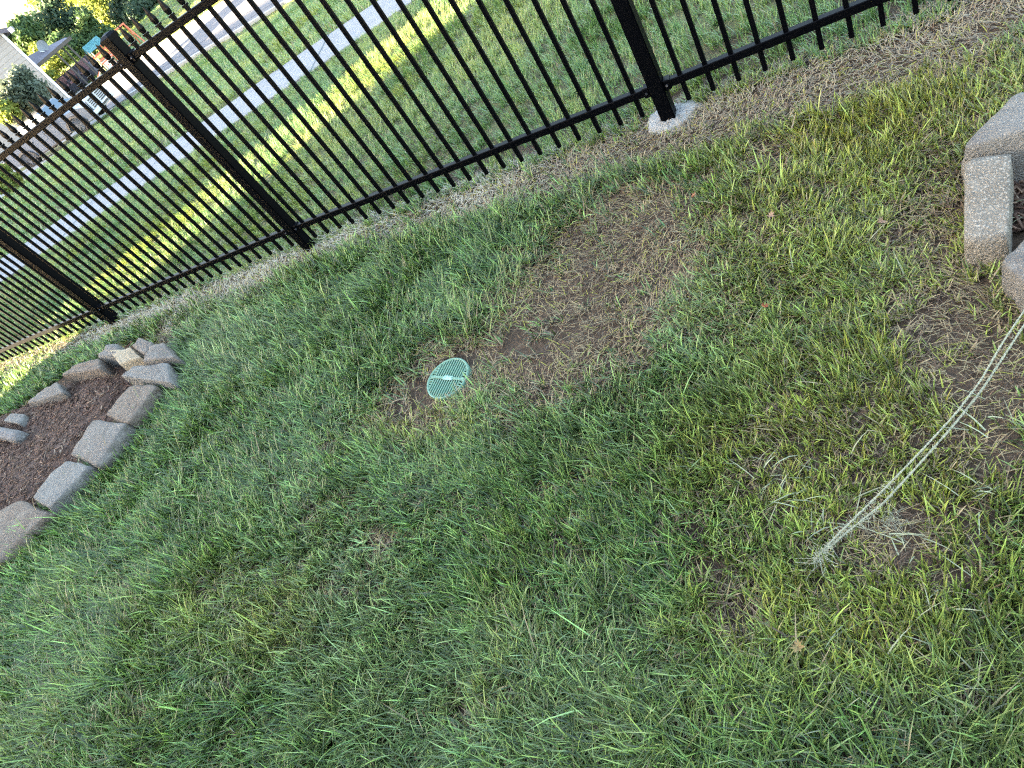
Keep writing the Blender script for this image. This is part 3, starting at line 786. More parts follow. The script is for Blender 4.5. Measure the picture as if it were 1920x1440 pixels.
# stray long pale stems and wide blades
def make_stray():
    px_ = []; 
    spots = [(1500, 900, 60, 50, 16), (1560, 980, 70, 40, 10), (1440, 900, 50, 40, 8), (1680, 1010, 60, 40, 9), (1790, 1120, 60, 60, 6), (1600, 1230, 120, 60, 10), (1560, 1350, 120, 70, 12),
             (1850, 1300, 70, 90, 16), (1000, 1250, 250, 160, 40), (600, 1250, 250, 150, 26), (250, 1150, 230, 200, 26), (1290, 500, 40, 100, 10), (940, 540, 50, 40, 26), (900, 605, 45, 20, 22),
             (760, 720, 40, 40, 12), (1500, 600, 200, 150, 16), (1150, 950, 250, 120, 20), (600, 760, 300, 120, 18), (1130, 310, 120, 30, 18), (1850, 900, 60, 60, 8), (1840, 790, 60, 60, 6), (1905, 400, 12, 50, 8)]
    r0 = np.random.default_rng(77); P = []
    for cx, cy, sx, sy, n in spots:
        for _ in range(n):
            u, v = r0.normal(cx, sx*.6), r0.normal(cy, sy*.6)
            if -50 < u < 1980 and -10 < v < 1500: P.append((at(u, v, .012), u, v))
    N = len(P); Q = np.array([p[0] for p in P]); u = np.array([p[1] for p in P]); v = np.array([p[2] for p in P])
    right = (u > 1350)
    az = rng.uniform(0, 6.28, N); th0 = rng.uniform(.4, 1.3, N); bend = rng.uniform(.2, 1.3, N)
    tuft = ((abs(u-940) < 70) & (abs(v-540) < 70)) | ((abs(u-900) < 60) & (abs(v-605) < 30))
    d_ = at(985, 500)-at(900, 610); az = np.where(tuft, math.atan2(d_[1], d_[0])+rng.normal(0, .35, N), az)
    L = np.where(tuft, rng.uniform(.07, .14, N), rng.uniform(.045, .11, N)); W = rng.uniform(.0022, .0044, N)
    c = np.where(right[:, None], np.array([.30, .31, .18]), np.array([.20, .28, .12]))*rng.uniform(.6, 1.2, N)[:, None]
    c = np.where(tuft[:, None], np.array([.26, .30, .09])*rng.uniform(.5, 1.2, N)[:, None], c)
    blades('stray_blades', Q, az, th0, bend, L, W, c, M_straw, 3, 1.1, 'scattered long pale grass blades lying over the lawn')
make_stray()

# lawn beyond the fence, verge and far lawn
def in_frame(x, y, mar=60):
    u, v = pix(x, y, T(x, y)); return (u > -mar) & (u < 1920+mar) & (v > -mar) & (v < 1440+mar)
def side_coord(x, y):
    d = np.stack([x-A0[0], y-A0[1]], -1); return d@nrm
def make_outer(name, n, lo, hi, sel, K, H, W, sp, label, seed, seg=2, cmix=.5):
    x = rng.uniform(lo[0], hi[0], n); y = rng.uniform(lo[1], hi[1], n)
    k = sel(x, y) & in_frame(x, y); x, y = x[k], y[k]
    N = len(x); tid = np.repeat(np.arange(N), K)
    px = x[tid]+rng.normal(0, sp, N*K); py = y[tid]+rng.normal(0, sp, N*K); pz = T(px, py)-.01
    patch = vnoise(x, y, 1.1, seed)*.5+vnoise(x, y, 4.2, seed+1)*.5
    az = 2*math.pi*vnoise(x, y, 1.5, seed+2)[tid]+rng.normal(0, 1.2, N*K)
    th0 = np.abs(rng.normal(.15, .25, N*K)); bend = np.abs(rng.normal(.7, .4, N*K))
    hm = (.75+.6*vnoise(x, y, 3.1, seed+3))*rng.uniform(.85, 1.15, N)
    L = H*hm[tid]*rng.uniform(.6, 1.35, N*K); Wd = W*rng.uniform(.6, 1.3, N*K)
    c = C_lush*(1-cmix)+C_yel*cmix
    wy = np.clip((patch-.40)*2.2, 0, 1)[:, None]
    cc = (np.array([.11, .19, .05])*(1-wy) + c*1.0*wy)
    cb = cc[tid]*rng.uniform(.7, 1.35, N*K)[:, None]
    dd = rng.random(N*K) < .05; cb[dd] = C_straw*rng.uniform(.5, 1, (dd.sum(), 1))
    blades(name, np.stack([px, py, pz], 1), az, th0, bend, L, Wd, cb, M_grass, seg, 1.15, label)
    return N*K
n1 = make_outer('street_lawn', 26000, (-9.5, .02), (3.6, 4.8), lambda x, y: side_coord(x, y) < -.015, 11, .062, .0055, .014, 'green lawn between the fence and the sidewalk', 101)
n2 = make_outer('verge_grass', 30000, (-23, 3.2), (3, 16.4), lambda x, y: (side_coord(x, y) > WS+.015) & (x > np.interp(y, [2, 7, 10.1, 12.9, 15.4, 16.2], [-14.5, -16.9, -19, -21, -22.5, -21.6])) & (y < np.interp(x, [-21.2, -17.7, -12.9, 40], [16.75, 16.5, 16.0, 15.5])), 9, .085, .013, .045, 'green verge between the sidewalk and the street', 111, cmix=.6)
n3 = make_outer('far_lawn', 16000, (-52, 22.4), (-2, 46), lambda x, y: (y > np.interp(x, [-70, -21, 40], [22.8, 22.5, 21.8])) & ((y < np.interp(x, [-70, -21, 40], [24.05, 23.75, 23.05])) | (y > np.interp(x, [-70, -21, 40], [25.4, 25.1, 24.4]))), 9, .10, .03, .10, 'sunlit lawn across the street', 121, cmix=1.25)  # high cmix puts warm sunlight into the blade colour as extra yellow
print('blades', nb, nth, n1, n2, n3)

# ------------------------------------------------------------------ houses
def house(loc, sx, sy, wall_h, ridge_h, axis, label, wallc, roofc, seed, over=.45, windows=True, name='house'):
    """block with a gable roof; loc = lower left corner on the ground, axis = direction of the ridge"""
    x0, y0 = loc; zc = float(T(x0+sx/2, y0+sy/2))
    h = empty(name, (x0+sx/2, y0+sy/2, zc)); tag(h, label, 'house')
    mw = mat('house_wall_%d' % seed, wallc, rough=.85, noise=[(4, tuple(.85*c for c in wallc), .4, .7)]); mr = mat('house_roof_%d' % seed, roofc, rough=.95, noise=[(12, tuple(.6*c for c in roofc), .4, .7)], bump=(40, .5))
    bm = bmesh.new(); bx(bm, (0, 0, wall_h/2-.5), (sx, sy, wall_h+1.0)); bm_obj('wall', bm, mw, h)
    bm = bmesh.new(); a, b = (sx, sy) if axis == 'x' else (sy, sx)
    pr = [(-b/2-over, wall_h-.12), (0, ridge_h), (b/2+over, wall_h-.12), (b/2+over, wall_h-.30), (-b/2-over, wall_h-.30)]
    prism(bm, pr, -a/2-over, a/2+over)
    o = bm_obj('roof', bm, mr, h)
    o.rotation_euler[2] = R(90) if axis == 'x' else 0
    if windows:
        mg = MATS.get('window_glass') or mat('window_glass', (.03, .04, .05), rough=.08, spec=.8)
        mf = MATS.get('window_frame') or mat('window_frame', (.7, .7, .68), rough=.5)
        for s in (-1, 1):
            for xx in np.arange(-sx/2+1.8, sx/2-1.2, 2.8):
                bm = bmesh.new(); bx(bm, (0, 0, 0), (1.15, .08, 1.35)); f = bm_obj('window', bm, mf, h); f.location = (xx, s*(sy/2+.03), 1.6)
                bm = bmesh.new(); bx(bm, (0, 0, 0), (1.0, .03, 1.2)); bm_obj('pane', bm, mg, f).location = (0, s*.035, 0)
    return h
house((-13.35, -18.0), 22.0, 9.0, 5.0, 6.8, 'x', 'low pale house standing behind the lawn, out of the picture', (.5, .48, .44), (.10, .09, .085), 1)
house((-31.05, -9.0), 16.0, 7.0, 5.2, 7.0, 'x', 'tan two storey neighbouring house left of the garden, out of the picture', (.42, .37, .3), (.12, .10, .09), 2)
house((-54, -9.5), 17.0, 8.0, 4.2, 6.1, 'x', 'grey house two lots to the left, out of the picture', (.4, .4, .4), (.09, .09, .095), 3)

# the house across the street
M_side = mat('lap_siding', (0.304, 0.267, 0.229), rough=.7, noise=[(2, (0.276, 0.245, 0.211), .4, .7)])
M_trim = mat('white_trim', (.72, .72, .70), rough=.5)
M_gut = mat('grey_gutter', (.16, .17, .19), rough=.5)
M_roofs = mat('roof_shingle', (.11, .10, .115), rough=.95, noise=[(18, (.07, .065, .075), .4, .7)], bump=(40, .5))
M_glass = MATS['window_glass']
cor = far(137, 188, 44.5); cor[2] = float(T(cor[0], cor[1]))
WA = R(237)                                           # the wall runs away to the left of the corner
hs = empty('house', cor, WA-math.pi); tag(hs, 'pale lap sided house across the street behind the white truck', 'house')
HL, HD, EV = 6.6, 9.0, 3.9
bm = bmesh.new(); bx(bm, (-HL/2-.03, HD/2+.06, EV/2), (HL-.06, HD-.06, EV)); bm_obj('wall', bm, M_trim, hs)
bd = .205; bmb = bmesh.new()
bmesh.ops.create_cube(bmb, size=1.0, matrix=Matrix.Diagonal((HL-.14, .022, bd, 1)))
for vv in bmb.verts:
    if vv.co.z > 0 and vv.co.y < 0: vv.co.y += .016
board_me = bpy.data.meshes.new('siding_board'); bmb.to_mesh(board_me); bmb.free(); board_me.materials.append(M_side)
for i in range(int(EV/bd)):
    b = child('siding_board', board_me, hs, (-HL/2-.04, .010, .1+bd*i))
bmb = bmesh.new(); bmesh.ops.create_cube(bmb, size=1.0, matrix=Matrix.Diagonal((HD-.14, .022, bd, 1)))
for vv in bmb.verts:
    if vv.co.z > 0 and vv.co.y < 0: vv.co.y += .016
board2 = bpy.data.meshes.new('siding_board'); bmb.to_mesh(board2); bmb.free(); board2.materials.append(M_side)
for i in range(int(EV/bd)):
    b = child('siding_board', board2, hs, (.020, HD/2+.06, .1+bd*i)); b.rotation_euler[2] = R(90)
bm = bmesh.new(); bx(bm, (-.02, .02, EV/2), (.13, .10, EV)); bm_obj('corner_trim', bm, M_trim, hs)
bm = bmesh.new(); prism(bm, [(.45, EV-.12), (-HL/2, EV+1.7), (-HL-.45, EV-.12), (-HL-.45, EV-.34), (-HL/2, EV+1.48), (.45, EV-.34)], -.35, HD+.4)
bm_obj('roof', bm, M_roofs, hs)
bm = bmesh.new(); prism(bm, [(.02, EV-.1), (-HL/2, EV+1.45), (-HL-.02, EV-.1)], .02, .10); bm_obj('gable', bm, M_side, hs)
bm = bmesh.new(); bx(bm, (.52, HD/2, EV-.22), (.12, HD+.7, .14)); bm_obj('gutter', bm, M_gut, hs)
bm = bmesh.new(); bx(bm, (.40, -.40, EV-.24), (.22, .08, .22)); bm_obj('roof_corner', bm, M_trim, hs)
for xx in (-5.3,):
    bm = bmesh.new(); bx(bm, (0, 0, 0), (1.5, .10, 1.5)); f = bm_obj('window', bm, M_trim, hs); f.location = (xx, -.01, 1.9)
    bm = bmesh.new(); bx(bm, (0, 0, 0), (1.34, .04, 1.34)); bm_obj('pane', bm, M_glass, f).location = (0, -.04, 0)
M_pipe = mat('utility_grey', (.33, .34, .34), rough=.5)
bm = bmesh.new(); bx(bm, (-1.1, -.10, 1.5), (.3, .16, .42)); bm_obj('meter_box', bm, M_pipe, hs)
for xx in (-1.15, -.85):
    bm = bmesh.new(); tube(bm, (xx, -.05, 0), (xx, -.05, 1.9 if xx < -1 else 1.5), .03); bm_obj('conduit', bm, M_pipe, hs)
# patio roof at its right hand side
M_patio = mat('patio_roofing', (.16, .145, .165), rough=.9, noise=[(10, (.12, .11, .13), .4, .7)])
M_beam = mat('dark_beam', (.07, .06, .05), rough=.8)
bm = bmesh.new()
PX, PY0, PY1 = 2.25, .6, 3.9
for (x, z) in ((.04, 0),): pass
vs = []
def pv(x, y, z): return bm.verts.new((x, y, z))
q = [pv(.05, PY0, 1.98), pv(PX, PY0, 1.95), pv(PX, PY1, 1.95), pv(.05, PY1, 1.98), pv(.05, (PY0+PY1)/2, 2.5), pv(PX, (PY0+PY1)/2, 2.05)]
bm.faces.new((q[0], q[1], q[5], q[4])); bm.faces.new((q[4], q[5], q[2], q[3])); bm.faces.new((q[0], q[4], q[3])); bm.faces.new((q[1], q[2], q[5])); bm.faces.new((q[0], q[3], q[2], q[1]))
pr_ = bm_obj('patio_roof', bm, M_patio, hs)
bm = bmesh.new(); bx(bm, (PX/2+.02, PY0-.02, 1.95), (PX+.05, .06, .16)); bm_obj('fascia', bm, M_beam, hs)
for xx, yy in ((1.2, PY0+.1), (PX-.35, PY0+.1), (PX-.35, PY1-.2)):
    bm = bmesh.new(); bx(bm, (xx, yy, .95), (.09, .09, 2.0)); bm_obj('patio_post', bm, M_beam, hs)
# satellite dish on the patio roof
dish = empty('satellite_dish', far(82, 88, 46.5)); tag(dish, 'small grey satellite dish on the sloping patio roof', 'dish')
M_dish = mat('dish_grey', (.34, .36, .36), rough=.5)
bm = bmesh.new(); n = 20; rings = []
for k in range(6):
    r = .33*k/5; rings.append([bm.verts.new((r*math.cos(2*math.pi*i/n), -.35*r*r*2, r*math.sin(2*math.pi*i/n))) for i in range(n)] if k else [bm.verts.new((0, 0, 0))])
for i in range(n): bm.faces.new((rings[0][0], rings[1][i], rings[1][(i+1) % n]))
for a_, b_ in zip(rings[1:-1], rings[2:]):
    for i in range(n): bm.faces.new((a_[i], b_[i], b_[(i+1) % n], a_[(i+1) % n]))
o = bm_obj('reflector', bm, M_dish, dish, smooth=True); o.rotation_euler = (R(-20), 0, R(20))
bm = bmesh.new(); tube(bm, (0, .02, -.05), (.0, .10, -.55), .025); bm_obj('mast', bm, M_dish, dish)
bm = bmesh.new(); tube(bm, (0, -.02, -.28), (.08, -.42, -.05), .018); bm_obj('feed_arm', bm, M_trim, dish)

# ------------------------------------------------------------------ pickup truck
M_paint = mat('truck_white_paint', (.18, .185, .20), rough=.3, spec=.5, coat=.6)
M_flare = mat('truck_grey_trim', (.035, .035, .037), rough=.5)
M_chrome = mat('truck_grille_white', (.36, .36, .37), rough=.3, metal=.15)
M_black = mat('truck_black', (.012, .012, .013), rough=.5)
M_tyre = mat('tyre_rubber', (.018, .018, .018), rough=.9)
M_rim = mat('alloy_rim', (.30, .30, .31), rough=.35, metal=.8)
M_tglass = mat('truck_glass', (.04, .07, .085), rough=.05, spec=.9)
M_lamp = mat('headlight_glass', (.62, .66, .68), rough=.12, spec=.8)
M_bumper = mat('bumper_grey', (.42, .43, .44), rough=.35, metal=.4)
tr_xy = at(166, 248)
TYAW = R(12)
truck = empty('pickup_truck', (0, 0, 0)); tag(truck, 'white pickup truck with wide slatted grille parked across the street corner', 'pickup truck')
WB, RW, HW = 3.57, .41, .97
def arc(cx, r, a0, a1, n=9): return [(cx+r*math.cos(R(a0+(a1-a0)*i/n)), RW+r*math.sin(R(a0+(a1-a0)*i/n))) for i in range(n+1)]
prof = [(.98, .48)] + [(.50, .42)] + arc(0, .50, 0, 180) + [(-.52, .42), (-WB+.52, .42)] + arc(-WB, .50, 0, 180) + [(-WB-.55, .50), (-WB-1.22, .55), (-WB-1.25, 1.22), (-2.6, 1.22), (-.62, 1.22), (-.4, 1.20), (.55, 1.14), (.90, 1.02), (1.0, .80)]
bm = bmesh.new(); prism(bm, prof, -HW, HW); bmesh.ops.triangulate(bm, faces=[f for f in bm.faces if len(f.verts) > 4])
bm_obj('body', bm, M_paint, truck)
# cab with sloping glass
def frustum(bm, base, top, z0, z1):
    b = [bm.verts.new((x, y, z0)) for x, y in base]; t = [bm.verts.new((x, y, z1)) for x, y in top]
    bm.faces.new(b[::-1]); bm.faces.new(t)
    for i in range(4): bm.faces.new((b[i], b[(i+1) % 4], t[(i+1) % 4], t[i]))
cb = [(-.60, -.93), (-.60, .93), (-3.0, .93), (-3.0, -.93)]; ct = [(-1.42, -.72), (-1.42, .72), (-2.85, .72), (-2.85, -.72)]
bm = bmesh.new(); frustum(bm, cb, ct, 1.22, 1.90); bm_obj('cab', bm, M_paint, truck, bevel=.03)
def lerp(a, b, t): return tuple(a[i]+(b[i]-a[i])*t for i in range(len(a)))
def quad_panel(name, pts, thick, m, out):
    bm = bmesh.new(); o = Vector(out)*thick
    a = [bm.verts.new(Vector(p)+o*.2) for p in pts]; b = [bm.verts.new(Vector(p)+o) for p in pts]
    bm.faces.new(a[::-1]); bm.faces.new(b)
    for i in range(4): bm.faces.new((a[i], a[(i+1) % 4], b[(i+1) % 4], b[i]))
    return bm_obj(name, bm, m, truck)
quad_panel('windshield', [(-.66, -.84, 1.27), (-.66, .84, 1.27), (-1.36, .66, 1.85), (-1.36, -.66, 1.85)], .012, M_tglass, (.64, 0, .77))
for s in (-1, 1):
    for xa, xb, ta, tb in ((-.95, -1.72, -1.42, -1.75), (-1.80, -2.82, -1.83, -2.72)):
        quad_panel('side_window', [(xa, s*.912, 1.27), (xb, s*.912, 1.27), (tb, s*.745, 1.82), (ta, s*.745, 1.82)], .012, M_tglass, (0, s*.95, .3))
# bed opening
bm = bmesh.new(); bx(bm, (-WB-.10+(-.0), 0, 1.222), (1.9, 1.6, .02)); bm_obj('bed_floor', bm, M_black, truck)
for s in (-1, 1):
    bm = bmesh.new(); bx(bm, (-WB-.12, s*.90, 1.26), (2.2, .12, .07)); bm_obj('bed_rail', bm, M_paint, truck, bevel=.01)
# front end
bm = bmesh.new(); bx(bm, (1.0, 0, .86), (.07, 1.36, .50)); bm_obj('grille_backing', bm, M_black, truck)
gr = empty('grille', (1.0, 0, .86)); gr.parent = truck
def gpart(name, c, s, m=M_chrome):
    bm = bmesh.new(); bx(bm, c, s); bm_obj(name, bm, m, gr, bevel=.008)
gpart('grille_frame', (.05, 0, .255), (.06, 1.44, .07)); gpart('grille_frame', (.05, 0, -.255), (.06, 1.40, .06))
for s in (-1, 0, 1): gpart('grille_post', (.055, s*.67, 0), (.06, .10 if s else .13, .46))
for i, z in enumerate((-.16, -.07, .02, .11)): gpart('grille_bar', (.05, 0, z+.02), (.045, 1.3, .042))
for s in (-1, 1):
    bm = bmesh.new(); bx(bm, (.90, s*.83, .88), (.20, .27, .27)); bm_obj('headlight', bm, M_lamp, truck, bevel=.04, seg=2)
bm = bmesh.new(); bx(bm, (1.02, 0, .50), (.24, 1.92, .22)); bm_obj('bumper', bm, M_bumper, truck, bevel=.04, seg=2)
bm = bmesh.new(); bx(bm, (1.145, 0, .50), (.02, .8, .10)); bm_obj('bumper_slot', bm, M_black, truck)
for s in (-1, 1):
    bm = bmesh.new(); bx(bm, (-.95, s*1.10, 1.30), (.16, .24, .22)); bm_obj('side_mirror', bm, M_paint, truck, bevel=.03)
    for xx in (-1.6, -2.7):
        bm = bmesh.new(); bx(bm, (xx, s*.985, 1.05), (.22, .03, .05)); bm_obj('door_handle', bm, M_flare, truck)
    for xx in (-.72, -1.76, -2.9):
        bm = bmesh.new(); bx(bm, (xx, s*.972, .82), (.012, .006, .74)); bm_obj('door_seam', bm, M_black, truck)
    bm = bmesh.new(); bx(bm, (-1.75, s*1.0, .40), (2.3, .14, .06)); bm_obj('running_board', bm, M_flare, truck)
    for cx in (0, -WB):
        bm = bmesh.new(); n = 12; V0 = []
        for i in range(n+1):
            a = R(180*i/n-6+12*i/n*0)
            for r, y in ((.49, .955), (.60, .955), (.60, 1.02), (.49, 1.03)): V0.append(bm.verts.new((cx+r*math.cos(a), s*y, RW+r*math.sin(a))))
        for i in range(n):
            for k in range(4): bm.faces.new((V0[4*i+k], V0[4*i+(k+1) % 4], V0[4*i+4+(k+1) % 4], V0[4*i+4+k]))
        bm_obj('fender_flare', bm, M_flare, truck, smooth=False)
def wheel_meshes():
    bm = bmesh.new(); n = 28; pr = [(.25, -.12), (.37, -.13), (.405, -.10), (.41, 0), (.405, .10), (.37, .13), (.25, .12)]
    rg = [[bm.verts.new((r*math.cos(2*math.pi*i/n), y, r*math.sin(2*math.pi*i/n))) for i in range(n)] for r, y in pr]
    for a, b in zip(rg, rg[1:]+rg[:1]):
        for i in range(n): bm.faces.new((a[i], a[(i+1) % n], b[(i+1) % n], b[i]))
    bmesh.ops.recalc_face_normals(bm, faces=bm.faces[:])
    t = bpy.data.meshes.new('tyre'); bm.to_mesh(t); bm.free(); t.materials.append(M_tyre)
    bm = bmesh.new()
    bmesh.ops.create_cone(bm, cap_ends=True, segments=24, radius1=.255, radius2=.255, depth=.16, matrix=Matrix.Rotation(R(90), 4, 'X'))
    for k in range(6):
        a = k*math.pi/3
        bx(bm, (.13*math.cos(a), 0, .13*math.sin(a)), (.2, .225, .05), Matrix.Rotation(-a, 4, 'Y'))
    rm = bpy.data.meshes.new('rim'); bm.to_mesh(rm); bm.free(); rm.materials.append(M_rim); return t, rm
tm, rm = wheel_meshes()
for cx in (0, -WB):
    for s in (-1, 1):
        wv = empty('wheel', (cx, s*.84, RW)); wv.parent = truck; child('tyre', tm, wv, (0, 0, 0)); child('rim', rm, wv, (0, 0, 0))
bm = bmesh.new(); bx(bm, (-1.7, 0, .62), (4.6, 1.5, .35)); bm_obj('underbody', bm, M_black, truck)
truck.scale = (.80, .80, .69)
for o_ in list(truck.children):
    if o_.name.startswith('wheel'): o_.scale = (1, 1, 1.16); o_.location.z = RW*1.16
truck.rotation_euler = (0, 0, TYAW)
c, s = math.cos(TYAW), math.sin(TYAW)
truck.location = (tr_xy[0]-s*.68, tr_xy[1]+c*.68, float(T(tr_xy[0], tr_xy[1]))+.01)

# ------------------------------------------------------------------ trees and shrubs
def foliage_mat(name, c1, c2, c3):
    m = mat(name, c1, rough=.6, spec=.3, noise=[(1.1, c2, .40, .62), (5, c3, .52, .70)], translucent=.35); return m
M_bark = mat('bark', (.09, .07, .055), rough=.95, noise=[(8, (.055, .043, .035), .4, .7)], bump=(12, 1))
FO = {'yellow': foliage_mat('leaves_yellow_green', (.17, .20, .035), (.12, .17, .03), (.22, .22, .05)),
      'green': foliage_mat('leaves_mid_green', (.06, .11, .035), (.045, .085, .03), (.10, .14, .04)),
      'dark': foliage_mat('leaves_dark_green', (.035, .065, .032), (.025, .05, .028), (.06, .085, .04)),
      'olive': foliage_mat('leaves_grey_green', (.10, .125, .085), (.075, .10, .065), (.14, .165, .12))}
def crown_mesh(name, blobs_, n, leaf, m, seed, droop=0.0):
    r0 = np.random.default_rng(seed); V = np.zeros((n*4, 3)); vol = np.array([b[3]**2.2 for b in blobs_]); pick = r0.choice(len(blobs_), n, p=vol/vol.sum())
    B = np.array(blobs_)[pick]
    d = r0.normal(0, 1, (n, 3)); d /= np.linalg.norm(d, axis=1, keepdims=True)
    rad = B[:, 3]*np.clip(r0.random(n)**.38, .25, 1)*(1+.22*r0.normal(0, 1, n)*.6)
    c = B[:, :3]+d*rad[:, None]*np.array([1, 1, .88])
    nrm_ = d+r0.normal(0, .8, (n, 3)); nrm_ /= np.linalg.norm(nrm_, axis=1, keepdims=True)
    t1 = np.cross(nrm_, r0.normal(0, 1, (n, 3))); t1 /= np.linalg.norm(t1, axis=1, keepdims=True); t2 = np.cross(nrm_, t1)
    t1[:, 2] -= droop; s = leaf*r0.uniform(.55, 1.35, n)[:, None]
    V[0::4] = c-t1*s*.5; V[1::4] = c+t2*s*.28; V[2::4] = c+t1*s*.5; V[3::4] = c-t2*s*.28
    loops = np.arange(n*4)
    return big_mesh(name, V, loops, np.arange(n)*4, np.full(n, 4), None, m)
def tree(name, u, v, dist, rpx, kind, label, seed, n=6000, leaf=.24, squash=1.0, nb=9, cat='tree', group=None, trunk_r=.16, ground_base=None, droop=0):
    c = far(u, v, dist); Rm = rpx*dist/FPX/.8; gz = float(T(c[0], c[1]))
    r0 = np.random.default_rng(seed)
    root = empty(name, (c[0], c[1], gz)); tag(root, label, cat, group)
    cz = c[2]-gz
    bl = [(0, 0, cz, Rm*.62)]
    for k in range(nb):
        d = r0.normal(0, 1, 3); d /= np.linalg.norm(d)
        q = d*Rm*r0.uniform(.45, .78); bl.append((q[0], q[1], cz+q[2]*squash, Rm*r0.uniform(.26, .48)))
    zmin = min(b[2]-b[3] for b in bl)
    if zmin < 0: bl = [(x, y, max(z, r*.7), r) for x, y, z, r in bl]
    o = crown_mesh('crown', bl, n, leaf, FO[kind], seed, droop); o.parent = root
    bm = bmesh.new(); tube(bm, (0, 0, -.1), (r0.normal(0, .15), r0.normal(0, .15), max(cz, .4)), trunk_r, 9, trunk_r*.5)
    for k in range(5):
        b = bl[1+k % (len(bl)-1)]; tube(bm, (0, 0, max(cz*.45, .2)), (b[0], b[1], b[2]), trunk_r*.45, 6, trunk_r*.12)
    bm_obj('trunk', bm, M_bark, root, smooth=True)
    return root
TG = 'trees standing behind the playground'
tree('tree', 104, -30, 78, 44, 'yellow', 'tall sunlit yellow green tree against the white sky, topmost left of the trees', 201, 9000, .30, group=TG)
tree('tree', 138, -2, 72, 44, 'yellow', 'bright yellow green tree behind the darker round tree', 202, 8000, .28, group=TG)
tree('tree', 108, 52, 60, 34, 'dark', 'dark green round tree right behind the patio roof', 203, 8000, .24, group=TG)
tree('tree', 42, 76, 56, 27, 'green', 'mid green upright tree beside the roof corner of the house', 204, 7000, .26, group=TG, droop=.5)
tree('tree', 196, 22, 64, 42, 'yellow', 'sunlit yellow tree behind the turquoise playground roof', 205, 9000, .26, group=TG)
tree('tree', 245, 12, 60, 34, 'dark', 'shaded grey green tree behind the orange playground beams', 206, 7000, .24, group=TG)
tree('tree', 300, -4, 62, 34, 'green', 'olive green tree right of the playground at the upper edge', 207, 7000, .24, group=TG)
tree('tree', 360, -30, 66, 40, 'green', 'green tree beyond the far lawn near the top rail of the fence', 208, 6000, .26, group=TG)
tree('shrub', 97, 118, 54, 22, 'yellow', 'yellow green bush under the patio roof beside the house', 211, 3000, .2, cat='shrub', trunk_r=.05)
tree('shrub', 140, 92, 57, 28, 'green', 'green hedge bush behind the patio furniture', 212, 4500, .22, cat='shrub', trunk_r=.06)
tree('shrub', 180, 66, 58, 26, 'green', 'leafy bush left behind the turquoise playground roof', 213, 4000, .22, cat='shrub', trunk_r=.06)
tree('shrub', 266, 36, 56, 22, 'dark', 'dark low bush right of the swings', 214, 4000, .22, cat='shrub', trunk_r=.06)
tree('shrub', 304, 4, 58, 22, 'dark', 'dark bush at the back edge of the sunlit far lawn', 215, 4000, .22, cat='shrub', trunk_r=.06)
tree('shrub', 42, 186, 33, 32, 'olive', 'round grey green shrub in front of the pale house wall', 216, 7000, .17, cat='shrub', trunk_r=.06, droop=.2)
tree('shrub', 8, 205, 32, 18, 'yellow', 'small yellowish shrub left of the round grey green shrub', 217, 2500, .15, cat='shrub', trunk_r=.04)
tree('shrub', 8, 335, 24, 22, 'yellow', 'small leafy bush with yellow leaves at the left border behind the truck', 218, 2600, .10, cat='shrub', trunk_r=.03)

# ------------------------------------------------------------------ playground
M_or = mat('orange_wood', (.55, .13, .055), rough=.55, noise=[(6, (.45, .12, .06), .4, .7)])
M_cream = mat('cream_plastic', (.66, .55, .42), rough=.5)
M_tq = mat('turquoise_canvas', (0.096, 0.285, 0.310), rough=.7, noise=[(3, (0.060, 0.223, 0.264), .5, .65), (1.5, (0.180, 0.360, 0.396), .5, .7)])
M_bl = mat('blue_plastic', (.06, .30, .62), rough=.4)
M_rope = mat('swing_rope', (.45, .50, .45), rough=.7)
M_yel = mat('yellow_pole', (.55, .45, .12), rough=.5)
pc = at(230, 117); pdist = math.hypot(pc[0]-CAM[0], pc[1]-CAM[1])
vdir = np.array([pc[0]-CAM[0], pc[1]-CAM[1]])/pdist
pg_a = math.atan2(vdir[0], -vdir[1])           # local x runs to the right as seen from the lawn
pg = empty('playground', pc, math.atan2(-(-vdir[0]), vdir[1])*0 + math.atan2(-vdir[0], vdir[1])+R(12)); tag(pg, 'orange wooden climbing frame with turquoise canvas roof and swings', 'climbing frame')
def beam(name, a, b, r, m):
    bm = bmesh.new(); a = Vector(a); b = Vector(b); d = b-a
    q = d.to_track_quat('Z', 'Y').to_matrix().to_4x4()
    bx(bm, (a+b)/2, (r*2, r*2, d.length), q); return bm_obj(name, bm, m, pg)
pg.scale = (.5, .5, .5)
# tower
for x in (-1.55, -.15):
    for y in (0, 1.3): beam('post', (x, y, -.1), (x, y, 2.35), .05, M_cream if x < -1 else M_or)
for z in (1.0, 1.25, 1.75): 
    for y in (0, 1.3): beam('rail', (-1.7, y-.06, z), (0, y-.06, z), .055 if z != 1.25 else .04, M_or)
for y in np.arange(.1, 1.25, .2): beam('deck_board', (-1.6, y, 1.0), (-.1, y, 1.0), .05, M_cream)
bm = bmesh.new()
rf_ = [(-1.75, -.15, 2.25), (.1, -.15, 2.25), (.1, 1.45, 2.25), (-1.75, 1.45, 2.25), (-1.75, .65, 2.95), (.1, .65, 2.95)]
v = [bm.verts.new(p) for p in rf_]
bm.faces.new((v[0], v[1], v[5], v[4])); bm.faces.new((v[3], v[4], v[5], v[2]))
g_ = bmesh.ops.solidify(bm, geom=bm.faces[:], thickness=.03)
bm_obj('canvas_roof', bm, M_tq, pg)
